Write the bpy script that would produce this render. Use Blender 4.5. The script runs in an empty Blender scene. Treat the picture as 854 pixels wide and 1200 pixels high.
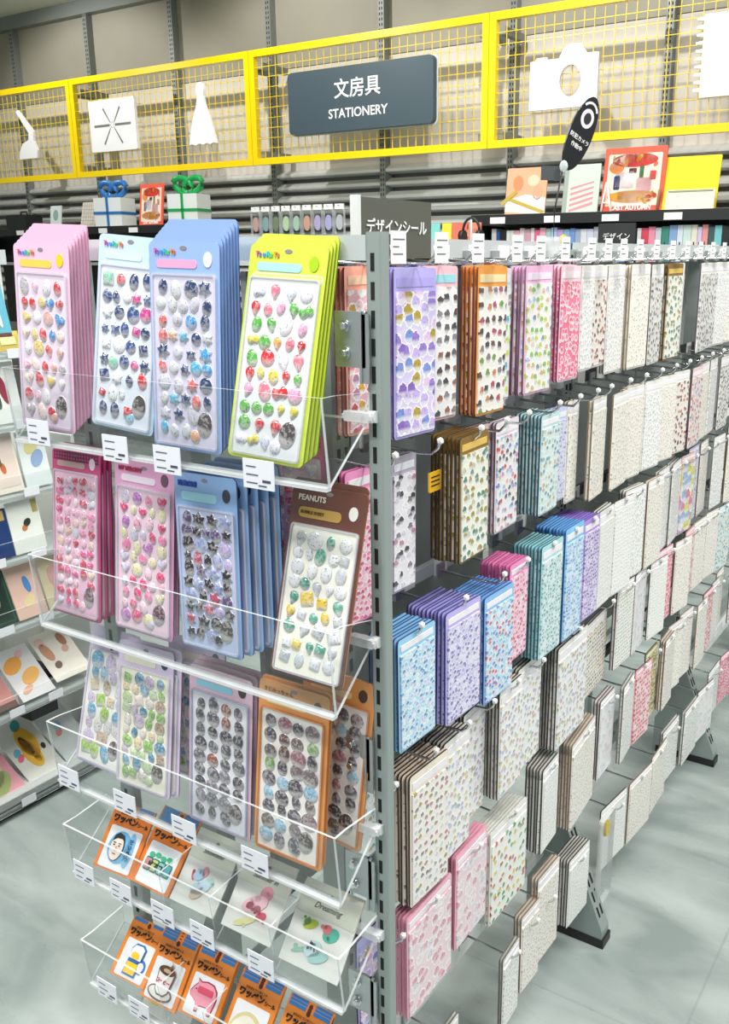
import bpy, bmesh, math, random
from mathutils import Matrix, Vector
PI = math.pi
R = math.radians
C = bpy.context.scene.collection
SC = bpy.context.scene

# ------------------------------------------------------------------ materials
def lin(h):
    h = h.lstrip('#')
    o = []
    for i in (0, 2, 4):
        c = int(h[i:i+2], 16)/255
        o.append(c/12.92 if c <= .04045 else ((c+.055)/1.055)**2.4)
    return (*o, 1.0)

def newmat(name):
    m = bpy.data.materials.new(name)
    m.use_nodes = True
    nt = m.node_tree
    return m, nt, nt.nodes['Principled BSDF']

_flat = {}
def flat(col, rough=.5, metal=0.0, coat=0.0):
    k = (col, rough, metal, coat)
    if k not in _flat:
        m, nt, b = newmat('paint_' + col.strip('#'))
        b.inputs['Base Color'].default_value = lin(col)
        b.inputs['Roughness'].default_value = rough
        b.inputs['Metallic'].default_value = metal
        b.inputs['Coat Weight'].default_value = coat
        _flat[k] = m
    return _flat[k]

def ND(nt, t, **kw):
    n = nt.nodes.new(t)
    for k, v in kw.items():
        setattr(n, k, v)
    return n

def objcol(name, rough=.35, coat=.3, noise=0.0):
    m, nt, b = newmat(name)
    oi = ND(nt, 'ShaderNodeObjectInfo')
    nt.links.new(oi.outputs['Color'], b.inputs['Base Color'])
    b.inputs['Roughness'].default_value = rough
    b.inputs['Coat Weight'].default_value = coat
    return m
CARD = objcol('printed_card')
CARDM = objcol('card_matte', .6, 0)
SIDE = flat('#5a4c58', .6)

def gem_mat():
    m, nt, b = newmat('puffy_sticker_gloss')
    L = nt.links
    oi = ND(nt, 'ShaderNodeObjectInfo')
    tc = ND(nt, 'ShaderNodeTexCoord')
    add = ND(nt, 'ShaderNodeVectorMath', operation='ADD')
    sc = ND(nt, 'ShaderNodeVectorMath', operation='SCALE')
    L.new(oi.outputs['Random'], sc.inputs['Scale'])
    sc.inputs[0].default_value = (7, 3, 9)
    L.new(tc.outputs['Object'], add.inputs[0]); L.new(sc.outputs[0], add.inputs[1])
    nz = ND(nt, 'ShaderNodeTexNoise'); nz.inputs['Scale'].default_value = 230
    L.new(add.outputs[0], nz.inputs['Vector'])
    r1 = ND(nt, 'ShaderNodeValToRGB')
    r1.color_ramp.elements[0].position = .50; r1.color_ramp.elements[1].position = .56
    L.new(nz.outputs['Fac'], r1.inputs['Fac'])
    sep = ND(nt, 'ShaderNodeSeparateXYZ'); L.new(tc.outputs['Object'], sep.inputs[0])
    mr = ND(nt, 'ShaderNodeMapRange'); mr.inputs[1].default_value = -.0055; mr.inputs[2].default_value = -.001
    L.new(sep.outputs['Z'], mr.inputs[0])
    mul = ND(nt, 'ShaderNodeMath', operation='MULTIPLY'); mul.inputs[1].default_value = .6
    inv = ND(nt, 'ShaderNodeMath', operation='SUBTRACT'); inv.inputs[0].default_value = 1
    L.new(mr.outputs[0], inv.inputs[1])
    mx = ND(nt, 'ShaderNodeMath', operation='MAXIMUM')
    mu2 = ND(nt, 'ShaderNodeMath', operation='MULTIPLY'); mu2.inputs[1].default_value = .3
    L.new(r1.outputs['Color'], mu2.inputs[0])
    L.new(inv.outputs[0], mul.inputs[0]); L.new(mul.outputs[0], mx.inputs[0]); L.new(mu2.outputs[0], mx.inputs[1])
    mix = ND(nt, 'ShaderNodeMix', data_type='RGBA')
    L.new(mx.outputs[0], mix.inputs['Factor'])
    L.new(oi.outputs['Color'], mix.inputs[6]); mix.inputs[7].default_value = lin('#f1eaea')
    # small dark marks (print lines inside the sticker)
    n2 = ND(nt, 'ShaderNodeTexNoise'); n2.inputs['Scale'].default_value = 420
    L.new(add.outputs[0], n2.inputs['Vector'])
    r2 = ND(nt, 'ShaderNodeValToRGB')
    r2.color_ramp.elements[0].position = .60; r2.color_ramp.elements[1].position = .66
    L.new(n2.outputs['Fac'], r2.inputs['Fac'])
    m2 = ND(nt, 'ShaderNodeMath', operation='MULTIPLY'); m2.inputs[1].default_value = .7
    L.new(r2.outputs['Color'], m2.inputs[0])
    mix2 = ND(nt, 'ShaderNodeMix', data_type='RGBA')
    L.new(m2.outputs[0], mix2.inputs['Factor']); L.new(mix.outputs[2], mix2.inputs[6])
    mix2.inputs[7].default_value = lin('#4a4550')
    L.new(mix2.outputs[2], b.inputs['Base Color'])
    b.inputs['Roughness'].default_value = .12
    b.inputs['Coat Weight'].default_value = .8
    b.inputs['Coat Roughness'].default_value = .05
    return m
GEM = gem_mat()
RIM = flat('#e4e2ea', .15, 0, .6)

_pat = {}
def pattern(key, base, cols, scale=90, rnd=.8, size=.42, stretch=1.0, rim='#f6f4f4', rough=.22, bump=.35):
    """die-cut stickers printed over a sheet, laid out in card metres through the card's UV map"""
    if key in _pat:
        return _pat[key]
    m, nt, b = newmat('sticker_print_' + key)
    L = nt.links
    uv = ND(nt, 'ShaderNodeUVMap')
    oi = ND(nt, 'ShaderNodeObjectInfo')
    sc = ND(nt, 'ShaderNodeVectorMath', operation='SCALE'); sc.inputs[0].default_value = (3.1, 5.7, 0)
    L.new(oi.outputs['Random'], sc.inputs['Scale'])
    mp = ND(nt, 'ShaderNodeMapping'); mp.inputs['Scale'].default_value = (1, stretch, 1)
    L.new(uv.outputs[0], mp.inputs['Vector'])
    ad = ND(nt, 'ShaderNodeVectorMath', operation='ADD')
    L.new(mp.outputs[0], ad.inputs[0]); L.new(sc.outputs[0], ad.inputs[1])
    vo = ND(nt, 'ShaderNodeTexVoronoi', voronoi_dimensions='2D')
    vo.inputs['Scale'].default_value = scale; vo.inputs['Randomness'].default_value = rnd
    L.new(ad.outputs[0], vo.inputs['Vector'])
    sx = ND(nt, 'ShaderNodeSeparateColor'); L.new(vo.outputs['Color'], sx.inputs[0])
    ramp = ND(nt, 'ShaderNodeValToRGB'); cr = ramp.color_ramp; cr.interpolation = 'CONSTANT'
    n = len(cols)
    cr.elements[0].position = 0; cr.elements[0].color = lin(cols[0])
    cr.elements[1].position = 1/n if n > 1 else .99; cr.elements[1].color = lin(cols[1 % n])
    for i in range(2, n):
        e = cr.elements.new(i/n); e.color = lin(cols[i])
    L.new(sx.outputs[0], ramp.inputs['Fac'])
    nz = ND(nt, 'ShaderNodeTexNoise'); nz.inputs['Scale'].default_value = scale*3.2
    L.new(ad.outputs[0], nz.inputs['Vector'])
    # wobbly distance
    wob = ND(nt, 'ShaderNodeMath', operation='MULTIPLY_ADD'); wob.inputs[1].default_value = .45; 
    L.new(nz.outputs['Fac'], wob.inputs[0]); L.new(vo.outputs['Distance'], wob.inputs[2])
    def less(v):
        k = ND(nt, 'ShaderNodeMath', operation='LESS_THAN'); k.inputs[1].default_value = v
        L.new(wob.outputs[0], k.inputs[0]); return k
    a = less(size+.37); c = less(size+.27)
    # cells differ: part of the print is darker lines
    nn = ND(nt, 'ShaderNodeTexNoise'); nn.inputs['Scale'].default_value = scale*5
    L.new(ad.outputs[0], nn.inputs['Vector'])
    g = ND(nt, 'ShaderNodeMath', operation='GREATER_THAN'); g.inputs[1].default_value = .58
    L.new(nn.outputs['Fac'], g.inputs[0])
    g2 = ND(nt, 'ShaderNodeMath', operation='MULTIPLY'); g2.inputs[1].default_value = .4; L.new(g.outputs[0], g2.inputs[0])
    mm = ND(nt, 'ShaderNodeMix', data_type='RGBA')
    L.new(g2.outputs[0], mm.inputs['Factor']); L.new(ramp.outputs[0], mm.inputs[6]); mm.inputs[7].default_value = lin('#54505a')
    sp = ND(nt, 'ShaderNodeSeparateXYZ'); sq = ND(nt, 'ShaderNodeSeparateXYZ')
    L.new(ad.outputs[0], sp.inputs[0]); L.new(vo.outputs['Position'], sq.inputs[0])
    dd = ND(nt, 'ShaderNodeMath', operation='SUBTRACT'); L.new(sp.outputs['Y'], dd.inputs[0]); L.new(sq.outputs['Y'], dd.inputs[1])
    mr_ = ND(nt, 'ShaderNodeMapRange'); mr_.inputs[1].default_value = -.02/scale; mr_.inputs[2].default_value = -.22/scale  # pale lower half: each sticker's glimmer, put into the colour
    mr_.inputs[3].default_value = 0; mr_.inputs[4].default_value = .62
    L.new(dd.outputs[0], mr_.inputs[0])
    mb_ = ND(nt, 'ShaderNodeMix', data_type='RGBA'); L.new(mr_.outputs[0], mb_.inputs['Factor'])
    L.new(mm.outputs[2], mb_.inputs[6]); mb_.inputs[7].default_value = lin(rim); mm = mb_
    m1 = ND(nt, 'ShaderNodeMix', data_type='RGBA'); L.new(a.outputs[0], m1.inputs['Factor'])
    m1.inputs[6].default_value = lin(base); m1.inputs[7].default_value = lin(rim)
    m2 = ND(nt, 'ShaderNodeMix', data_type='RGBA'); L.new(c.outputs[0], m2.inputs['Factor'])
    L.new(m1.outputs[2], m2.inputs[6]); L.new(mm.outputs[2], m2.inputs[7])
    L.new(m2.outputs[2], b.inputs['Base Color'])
    b.inputs['Roughness'].default_value = rough
    b.inputs['Coat Weight'].default_value = .4
    if bump:
        bp = ND(nt, 'ShaderNodeBump'); bp.inputs['Strength'].default_value = bump; bp.inputs['Distance'].default_value = .002
        bp.invert = True
        L.new(wob.outputs[0], bp.inputs['Height']); L.new(bp.outputs[0], b.inputs['Normal'])
    _pat[key] = m
    return m

PAL = {
 'coral': ('#efb6c0', ['#e0798c', '#f4c7cf', '#d9a64a', '#d84b62', '#f3dfe0', '#b57fa0'], 62, .75, .36),
 'lilac': ('#d9cdf0', ['#9a7fd0', '#c6b2ea', '#b9a03e', '#7f95d8', '#e4c4ea', '#8a68c0'], 52, .7, .40),
 'greydots': ('#efeaea', ['#4b4b52', '#6a6468', '#8c8890', '#57484a', '#a06a52'], 52, .35, .30),
 'orangedots': ('#f2ece4', ['#6d5148', '#4d4a50', '#b4546a', '#7aa04a', '#8a8088', '#d08a60'], 52, .4, .30),
 'greenbusy': ('#eef1ea', ['#8fc46a', '#6fb6d8', '#d6e06a', '#e0b8c0', '#a0a0a0'], 60, .8, .34),
 'wgreen': ('#eeece8', ['#c8d06a', '#8fbf70', '#d8d8c8', '#b8c8e0', '#d9b890', '#8a9ab0'], 66, .6, .34),
 'hotpink': ('#f07a98', ['#f59ab2', '#ee6a8c', '#f2889f'], 70, .9, .32),
 'white': ('#f4f4f1', ['#c8ccc8', '#dcd4cc', '#b0bab8', '#d4c8cc'], 120, .9, .20),
 'whitespot': ('#f4f3f0', ['#9fa8a6', '#c8c4ba', '#b0aaa4', '#d4d2ca'], 120, .5, .10),
 'cream': ('#f6f1e6', ['#d8b468', '#cf98a0', '#98ac80', '#b0907a', '#d8d0c0', '#e4dcd0', '#98b0b8'], 105, .9, .14),
 'brownline': ('#eee4dc', ['#8a5a4a', '#6a4a44', '#c87a5a', '#b09080'], 70, .9, .30),
 'greymix': ('#e6e4e2', ['#8a8680', '#a8a090', '#6a6660', '#c0b8a8'], 80, .9, .34),
 'darkwhite': ('#e8e4ec', ['#4f4a55', '#c090a8', '#d8d4e0', '#8a7f90', '#f0eaf0'], 70, .9, .36),
 'snack': ('#efeee0', ['#7a9a86', '#a89a40', '#c8c8a8', '#5f8a7a', '#b8a078'], 70, .8, .34),
 'pinkbusy': ('#f2e2e2', ['#d88a90', '#e8b0a8', '#c06a70', '#f0c8c8', '#88b0b0'], 80, .9, .36),
 'multi': ('#efedf0', ['#d85a4a', '#7a9ad0', '#d0a0c0', '#6a6a72', '#e8c0b8', '#b0c8e0'], 75, .9, .34),
 'teal': ('#dcecea', ['#8ac0b8', '#b8dcd8', '#7aa8c0', '#c8b890', '#e0f0ee'], 85, .8, .36),
 'tealdots': ('#bfe0e0', ['#6aaab0', '#8ac4c4', '#dff0f0', '#4f9aa8'], 120, .6, .34),
 'bluelilac': ('#c8d0ea', ['#8a9ad0', '#b0b8e0', '#d8d8f0', '#a090c8'], 110, .8, .36),
 'lightblue': ('#b8dcf0', ['#6aa8d8', '#8ac4e8', '#d8eef8', '#5a90c8', '#c0c8f0'], 120, .8, .36),
 'lavender': ('#cfc6ec', ['#8f86cc', '#aca2e0', '#e0dcf6', '#7a70b8'], 120, .8, .36),
 'bluemulti': ('#b8d8f0', ['#5a9ad8', '#d06a7a', '#8a80d0', '#7ac8e0', '#e8e8f8'], 100, .9, .38),
 'pinkrows': ('#f4b8d0', ['#e85a90', '#f088b0', '#f8d8e6', '#d84a80'], 110, .7, .38),
 'skyblue': ('#a8d4f4', ['#58a8e4', '#80c0f0', '#d8eefc', '#4890d0'], 130, .4, .36),
 'purple': ('#c0a8e4', ['#8a64c4', '#a488d8', '#e0d4f4', '#7450b0'], 120, .4, .36),
 'floral': ('#f1efef', ['#c8bcdc', '#d4c888', '#a4b89c', '#ccaab0', '#b8aa9c', '#b8c4dc', '#e4dee8'], 82, .95, .34),
 'circles': ('#f0eae4', ['#a8a4a8', '#b09a50', '#c08088', '#d8d4d4', '#8a8478'], 75, .5, .28),
 'leaf': ('#f2f2ec', ['#c88a48', '#4f9a5a', '#e0c840', '#c84a50', '#7ab088'], 55, .8, .24),
 'pinkpack': ('#efd6de', ['#ecb4c6', '#f4e2e8', '#e4a0b8', '#dcd6e0'], 48, .9, .34),
 'beige': ('#f4eee4', ['#d8c4b0', '#c8b09c', '#e4d8ca', '#b8aa9c'], 125, .9, .18),
 'greendot': ('#f2f2ec', ['#88b078', '#a8b890', '#c88a90', '#7a8a80'], 120, .3, .20),
 'brightmix': ('#ece0d8', ['#dc8aa0', '#dcd878', '#a4bcdc', '#d8ac84', '#c4acd0'], 34, .7, .60),
 'redstripe': ('#f2a0a8', ['#e06078', '#f8d8dc', '#d84a60'], 90, .3, .40),
 'olive': ('#b8b040', ['#a89a30', '#c8c060', '#988a28'], 60, .9, .40),
 'rowbeads': ('#eeeae0', ['#b8a070', '#8fa888', '#c88a80', '#5f5a58', '#d8c878'], 110, .25, .32),
 'pale': ('#f2f0f2', ['#e6e0ea', '#dfe8ee', '#f4e8ea'], 40, .9, .30),
}
def pat(k):
    b, c, s, r, z = PAL[k]
    return pattern(k, b, c, s, r, z)

def acrylic():
    m, nt, b = newmat('clear_acrylic')
    L = nt.links
    tr = ND(nt, 'ShaderNodeBsdfTransparent'); tr.inputs[0].default_value = (.965, .975, .975, 1)
    gl = ND(nt, 'ShaderNodeBsdfGlossy'); gl.inputs['Roughness'].default_value = .04
    lw = ND(nt, 'ShaderNodeLayerWeight')
    pw = ND(nt, 'ShaderNodeMath', operation='POWER'); pw.inputs[1].default_value = 5
    fr = ND(nt, 'ShaderNodeMath', operation='MULTIPLY_ADD'); fr.inputs[1].default_value = .8; fr.inputs[2].default_value = .035
    L.new(lw.outputs['Facing'], pw.inputs[0]); L.new(pw.outputs[0], fr.inputs[0])
    mx = ND(nt, 'ShaderNodeMixShader')
    L.new(fr.outputs[0], mx.inputs[0]); L.new(tr.outputs[0], mx.inputs[1]); L.new(gl.outputs[0], mx.inputs[2])
    L.new(mx.outputs[0], nt.nodes['Material Output'].inputs['Surface'])
    m2, nt, b = newmat('acrylic_cut_edge')
    b.inputs['Base Color'].default_value = lin('#e6eaec'); b.inputs['Roughness'].default_value = .15
    b.inputs['Alpha'].default_value = .62
    return m, m2
ACR, ACE = acrylic()

def galv(name, base, rough=.35, metal=.85):
    m, nt, b = newmat(name); L = nt.links
    tc = ND(nt, 'ShaderNodeTexCoord')
    nz = ND(nt, 'ShaderNodeTexNoise'); nz.inputs['Scale'].default_value = 60
    L.new(tc.outputs['Object'], nz.inputs['Vector'])
    mr = ND(nt, 'ShaderNodeMapRange'); mr.inputs[3].default_value = rough-.08; mr.inputs[4].default_value = rough+.12
    L.new(nz.outputs['Fac'], mr.inputs[0]); L.new(mr.outputs[0], b.inputs['Roughness'])
    b.inputs['Base Color'].default_value = lin(base); b.inputs['Metallic'].default_value = metal
    return m
ZINC = galv('galvanised_steel', '#b8bec0')
CHROME = galv('chrome_wire', '#d6d8da', .2, 1)
POST = galv('grey_painted_post', '#9ba6a3', .42, .25)
POSTD = galv('dark_grey_post', '#868b87', .5, .15)
LGREY = galv('light_grey_rail', '#c3cacb', .4, .15)
SLAT = galv('wall_slat_paint', '#cfd1cd', .4, .1)
BLACK = flat('#1d1f20', .45)
SLOT = flat('#101212', .8)
WHITE = flat('#f2f2f0', .45)
YELLOW = flat('#f6d400', .35, 0, .2)

# ------------------------------------------------------------------ mesh helpers
def BM():
    return bmesh.new()
def box(bm, x0, x1, y0, y1, z0, z1, mi=0):
    v = [bm.verts.new(p) for p in ((x0,y0,z0),(x1,y0,z0),(x1,y1,z0),(x0,y1,z0),(x0,y0,z1),(x1,y0,z1),(x1,y1,z1),(x0,y1,z1))]
    fs = []
    for q in ((0,3,2,1),(4,5,6,7),(0,1,5,4),(1,2,6,5),(2,3,7,6),(3,0,4,7)):
        f = bm.faces.new([v[i] for i in q]); f.material_index = mi; fs.append(f)
    return fs
def prism(bm, pts, vec, mi=0, mside=None):
    """closed outline of 3-D points pushed along vec"""
    vec = Vector(vec)
    a = [bm.verts.new(p) for p in pts]; b = [bm.verts.new(Vector(p)+vec) for p in pts]
    f = bm.faces.new(a[::-1]); f.material_index = mi
    f = bm.faces.new(b); f.material_index = mi
    n = len(a)
    for i in range(n):
        f = bm.faces.new((a[i], a[(i+1) % n], b[(i+1) % n], b[i])); f.material_index = mi if mside is None else mside
def tube(bm, pts, r, seg=6, mi=0, caps=True):
    pts = [Vector(p) for p in pts]
    rings = []
    for i, p in enumerate(pts):
        d = (pts[min(i+1, len(pts)-1)] - pts[max(i-1, 0)]).normalized()
        u = d.cross(Vector((0, 0, 1)))
        if u.length < .05: u = d.cross(Vector((0, 1, 0)))
        u.normalize(); w = u.cross(d)
        rr = r[i] if isinstance(r, (list, tuple)) else r
        rings.append([bm.verts.new(p + rr*(math.cos(2*PI*k/seg)*u + math.sin(2*PI*k/seg)*w)) for k in range(seg)])
    for a, b in zip(rings, rings[1:]):
        for k in range(seg):
            f = bm.faces.new((a[k], a[(k+1) % seg], b[(k+1) % seg], b[k])); f.material_index = mi; f.smooth = True
    if caps:
        bm.faces.new(rings[0][::-1]).material_index = mi; bm.faces.new(rings[-1]).material_index = mi
def mesh(bm, name, *mats):
    bmesh.ops.recalc_face_normals(bm, faces=bm.faces[:])
    me = bpy.data.meshes.new(name); bm.to_mesh(me); bm.free()
    for m in mats: me.materials.append(m)
    return me
def ob(name, me, parent=None, loc=(0,0,0), rot=None, color=None):
    o = bpy.data.objects.new(name, me); C.objects.link(o)
    if parent: o.parent = parent
    o.location = loc
    if rot is not None: o.rotation_euler = rot
    if color: o.color = lin(color)
    return o
def thing(name, label, cat, loc=(0,0,0), rot=(0,0,0), group=None):
    o = bpy.data.objects.new(name, None); C.objects.link(o)
    o.empty_display_size = .05
    o.location = loc; o.rotation_euler = rot
    o['label'] = label; o['category'] = cat
    if group: o['group'] = group
    return o
def tag(o, label, cat, group=None):
    o['label'] = label; o['category'] = cat
    if group: o['group'] = group
    return o
def struct(o):
    o['kind'] = 'structure'; return o
def rrect(w, h, r, n=3, cx=0, cz=0):
    pts = []
    for sx, sz, a0 in ((1,1,0),(-1,1,90),(-1,-1,180),(1,-1,270)):
        for k in range(n+1):
            a = R(a0 + 90*k/n)
            pts.append((cx+sx*(w/2-r)+r*math.cos(a), cz+sz*(h/2-r)+r*math.sin(a)))
    return pts
def plate(pts2, y0, y1, mi=0, mside=None, bm=None):
    """outline in XZ made into a slab between y0 (front) and y1"""
    b = bm or BM()
    prism(b, [(x, y0, z) for x, z in pts2], (0, y1-y0, 0), mi, mside)
    return b
def ell(cx, cz, a, b, n=20, rot=0):
    o = []
    for k in range(n):
        t = 2*PI*k/n; x, z = a*math.cos(t), b*math.sin(t)
        o.append((cx+x*math.cos(rot)-z*math.sin(rot), cz+x*math.sin(rot)+z*math.cos(rot)))
    return o
_txt = {}
def textmesh(s, size, mat, extrude=.0003, align='LEFT', shear=0, bold=0):
    k = (s, size, mat.name, align, shear, bold)
    if k not in _txt:
        cu = bpy.data.curves.new('lettering', 'FONT'); cu.body = s; cu.size = size; cu.extrude = extrude
        cu.align_x = align; cu.align_y = 'CENTER'; cu.shear = shear; cu.offset = bold; cu.resolution_u = 3
        to = bpy.data.objects.new('lettering', cu); C.objects.link(to)
        bpy.context.view_layer.update()
        me = bpy.data.meshes.new_from_object(to.evaluated_get(bpy.context.evaluated_depsgraph_get()))
        bpy.data.objects.remove(to); bpy.data.curves.remove(cu)
        me.materials.clear(); me.materials.append(mat); me.name = 'lettering'
        _txt[k] = me
    return _txt[k]
def text(parent, s, size, x, y, z, mat, name='lettering', align='LEFT', shear=0, bold=0, rot=(PI/2,0,0)):
    return ob(name, textmesh(s, size, mat, align=align, shear=shear, bold=bold), parent, (x, y, z), rot)
def card_rot(roll, lean, yaw, extra=0):
    m = Matrix.Rotation(R(yaw+extra), 4, 'Z') @ Matrix.Rotation(R(-lean), 4, 'X') @ Matrix.Rotation(R(roll), 4, 'Y')
    return m.to_euler()
ORD = ['front', 'second', 'third', 'fourth', 'fifth', 'sixth', 'seventh', 'eighth', 'ninth', 'tenth', 'eleventh', 'twelfth',
       'thirteenth', 'fourteenth', 'fifteenth', 'sixteenth', 'seventeenth', 'eighteenth', 'nineteenth', 'twentieth'] + ['%dth' % i for i in range(21, 60)]
def nth(i): return 'first' if i == 0 else ORD[i]

# ------------------------------------------------------------------ camera (lens measured from the vanishing points)
yaw, pit, roll = R(32.769), R(15.774), R(-.2133)
fw = Vector((-math.sin(yaw)*math.cos(pit), math.cos(yaw)*math.cos(pit), -math.sin(pit)))
r0 = fw.cross(Vector((0,0,1))).normalized(); u0 = r0.cross(fw)
rr = math.cos(roll)*r0 + math.sin(roll)*u0; uu = -math.sin(roll)*r0 + math.cos(roll)*u0
cam = bpy.data.cameras.new('camera'); co = bpy.data.objects.new('camera', cam); C.objects.link(co)
mw = Matrix((rr, uu, -fw)).transposed().to_4x4(); mw.translation = (0, 0, 1.49)
co.matrix_world = mw
cam.sensor_fit = 'VERTICAL'; cam.sensor_height = 24; cam.lens = 24*1081.25/1200
cam.shift_x = -(480-427)/1200; cam.shift_y = (605-600)/1200
cam.clip_start = .02
SC.camera = co

# ------------------------------------------------------------------ floor, walls, ceiling
def floor_mat():
    m, nt, b = newmat('polished_grey_floor'); L = nt.links
    tc = ND(nt, 'ShaderNodeTexCoord')
    mp = ND(nt, 'ShaderNodeMapping'); mp.inputs['Scale'].default_value = (.9, 2.6, 1); mp.inputs['Rotation'].default_value = (0, 0, .5)
    L.new(tc.outputs['Object'], mp.inputs['Vector'])
    nz = ND(nt, 'ShaderNodeTexNoise'); nz.inputs['Scale'].default_value = 2.2; nz.inputs['Detail'].default_value = 7; nz.inputs['Distortion'].default_value = .8
    L.new(mp.outputs[0], nz.inputs['Vector'])
    rp = ND(nt, 'ShaderNodeValToRGB')
    rp.color_ramp.elements[0].position = .36; rp.color_ramp.elements[0].color = lin('#86918f')
    rp.color_ramp.elements[1].position = .66; rp.color_ramp.elements[1].color = lin('#b0bab7')
    L.new(nz.outputs['Fac'], rp.inputs['Fac'])
    br = ND(nt, 'ShaderNodeTexBrick'); br.offset = 0; br.inputs['Scale'].default_value = 1
    br.inputs['Brick Width'].default_value = 1.8; br.inputs['Row Height'].default_value = 1.8
    br.inputs['Mortar Size'].default_value = .003; br.inputs['Mortar Smooth'].default_value = .2
    mb = ND(nt, 'ShaderNodeMapping'); mb.inputs['Location'].default_value = (.35, .3, 0)
    L.new(tc.outputs['Object'], mb.inputs['Vector']); L.new(mb.outputs[0], br.inputs['Vector'])
    mx = ND(nt, 'ShaderNodeMix', data_type='RGBA')
    ml = ND(nt, 'ShaderNodeMath', operation='MULTIPLY'); ml.inputs[1].default_value = .35
    L.new(br.outputs['Fac'], ml.inputs[0]); L.new(ml.outputs[0], mx.inputs['Factor'])
    L.new(rp.outputs[0], mx.inputs[6]); mx.inputs[7].default_value = lin('#7c8584')
    L.new(mx.outputs[2], b.inputs['Base Color'])
    n2 = ND(nt, 'ShaderNodeTexNoise'); n2.inputs['Scale'].default_value = 5; n2.inputs['Detail'].default_value = 5
    L.new(mp.outputs[0], n2.inputs['Vector'])
    mr = ND(nt, 'ShaderNodeMapRange'); mr.inputs[3].default_value = .16; mr.inputs[4].default_value = .42
    L.new(n2.outputs['Fac'], mr.inputs[0]); L.new(mr.outputs[0], b.inputs['Roughness'])
    return m
b_ = BM(); box(b_, -9.5, 3.2, -3.2, 5.6, -.1, 0)
struct(ob('floor', mesh(b_, 'floor', floor_mat())))
b_ = BM(); box(b_, -9.5, 3.2, -3.2, 5.6, 3.42, 3.5)
ceil = struct(ob('ceiling', mesh(b_, 'ceiling', flat('#d3d9cc', .8))))

def board_mat(name, col, col2):
    m, nt, b = newmat(name); L = nt.links
    tc = ND(nt, 'ShaderNodeTexCoord'); nz = ND(nt, 'ShaderNodeTexNoise'); nz.inputs['Scale'].default_value = 3
    L.new(tc.outputs['Object'], nz.inputs['Vector'])
    mx = ND(nt, 'ShaderNodeMix', data_type='RGBA'); L.new(nz.outputs['Fac'], mx.inputs['Factor'])
    mx.inputs[6].default_value = lin(col); mx.inputs[7].default_value = lin(col2)
    L.new(mx.outputs[2], b.inputs['Base Color']); b.inputs['Roughness'].default_value = .7
    return m
UP = board_mat('upper_wall_board', '#a09c8c', '#949082')  # wall tone steps from darker above to paler below near the mesh top
LOW = board_mat('lower_wall_board', '#d9d2c7', '#cfc9bf')
b_ = BM(); box(b_, -9.5, 3.2, 5.48, 5.6, 0, 3.42)
wall = struct(ob('wall_back', mesh(b_, 'wall', flat('#8a8a82', .7))))
b_ = BM(); box(b_, -9.5, -9.4, -3.2, 5.48, 0, 3.42)
struct(ob('wall_left', mesh(b_, 'wall', flat('#cfd2ca', .7))))
pitch = .938
px0 = -6.475
for i in range(-2, 9):
    x = px0 + i*pitch
    b_ = BM(); box(b_, x+.022, x+pitch-.022, 5.43, 5.46, 2.74, 3.36); ob('upper_panel', mesh(b_, 'upper', UP), wall)
    b_ = BM(); box(b_, x+.022, x+pitch-.022, 5.43, 5.46, 2.02, 2.735); ob('lower_panel', mesh(b_, 'lower', LOW), wall)
    b_ = BM()
    for k in range(12):
        z = 1.10 + k*.083
        prism(b_, [(x+.022, 5.45, z), (x+.022, 5.375, z+.012), (x+.022, 5.375, z+.03), (x+.022, 5.43, z+.058), (x+.022, 5.45, z+.058)], (pitch-.044, 0, 0))
    ob('slatted_panel', mesh(b_, 'slats', SLAT), wall)
    b_ = BM(); box(b_, x-.022, x+.022, 5.37, 5.48, 0, 3.34)
    up = ob('wall_upright', mesh(b_, 'upright', POSTD), wall)
    b_ = BM()
    for k in range(52):
        for dx in (-.010, .008):
            box(b_, x+dx-.003, x+dx+.003, 5.3685, 5.371, 1.75+k*.031, 1.75+k*.031+.016)
    ob('slot_row', mesh(b_, 'slots', flat('#d9d9d0', .5) if False else SLOT), up)
b_ = BM(); box(b_, -9.4, 3.2, 5.36, 5.48, 3.32, 3.42)
struct(ob('trim_1', mesh(b_, 'trim', POSTD)))

# ------------------------------------------------------------------ yellow mesh header panels
YF = 5.08
fx = [-8.18, -6.345, -4.515, -2.715, -.90]
names = ['farthest left yellow mesh header panel with white lamp cut-out in front, at the picture edge',
         'yellow mesh header panel behind the white bow board and white dress cut-out',
         'yellow mesh header panel carrying the grey stationery sign',
         'yellow mesh header panel behind the white camera and notebook cut-outs']
def ymesh(x0, x1, z0, z1, label):
    t = thing('mesh_panel', label, 'mesh panel', (x0, YF, z0), group=None)
    w, h = x1-x0, z1-z0; f = .042
    b_ = BM()
    box(b_, 0, w, -.02, .02, 0, f); box(b_, 0, w, -.02, .02, h-f, h)
    box(b_, 0, f, -.02, .02, f, h-f); box(b_, w-f, w, -.02, .02, f, h-f)
    ob('frame', mesh(b_, 'frame', YELLOW), t)
    b_ = BM()
    n = 30
    for k in range(1, n):
        x = f + (w-2*f)*k/n; box(b_, x-.0017, x+.0017, -.0017, .0017, f, h-f)
    for k in range(1, 10):
        z = f + (h-2*f)*k/10; box(b_, f, w-f, -.0052, -.0018, z-.0017, z+.0017)
    ob('wire_grid', mesh(b_, 'grid', YELLOW), t)
    for x in (.06, w-.06):
        for z in (.07, h-.09):
            b_ = BM(); box(b_, x-.02, x+.02, .02, .29, z-.02, z+.02)
            ob('wall_bracket', mesh(b_, 'bracket', POSTD), t)
for i in range(4):
    ymesh(fx[i]+.002, fx[i+1]-.002, 2.085, 2.795, names[i])

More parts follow.
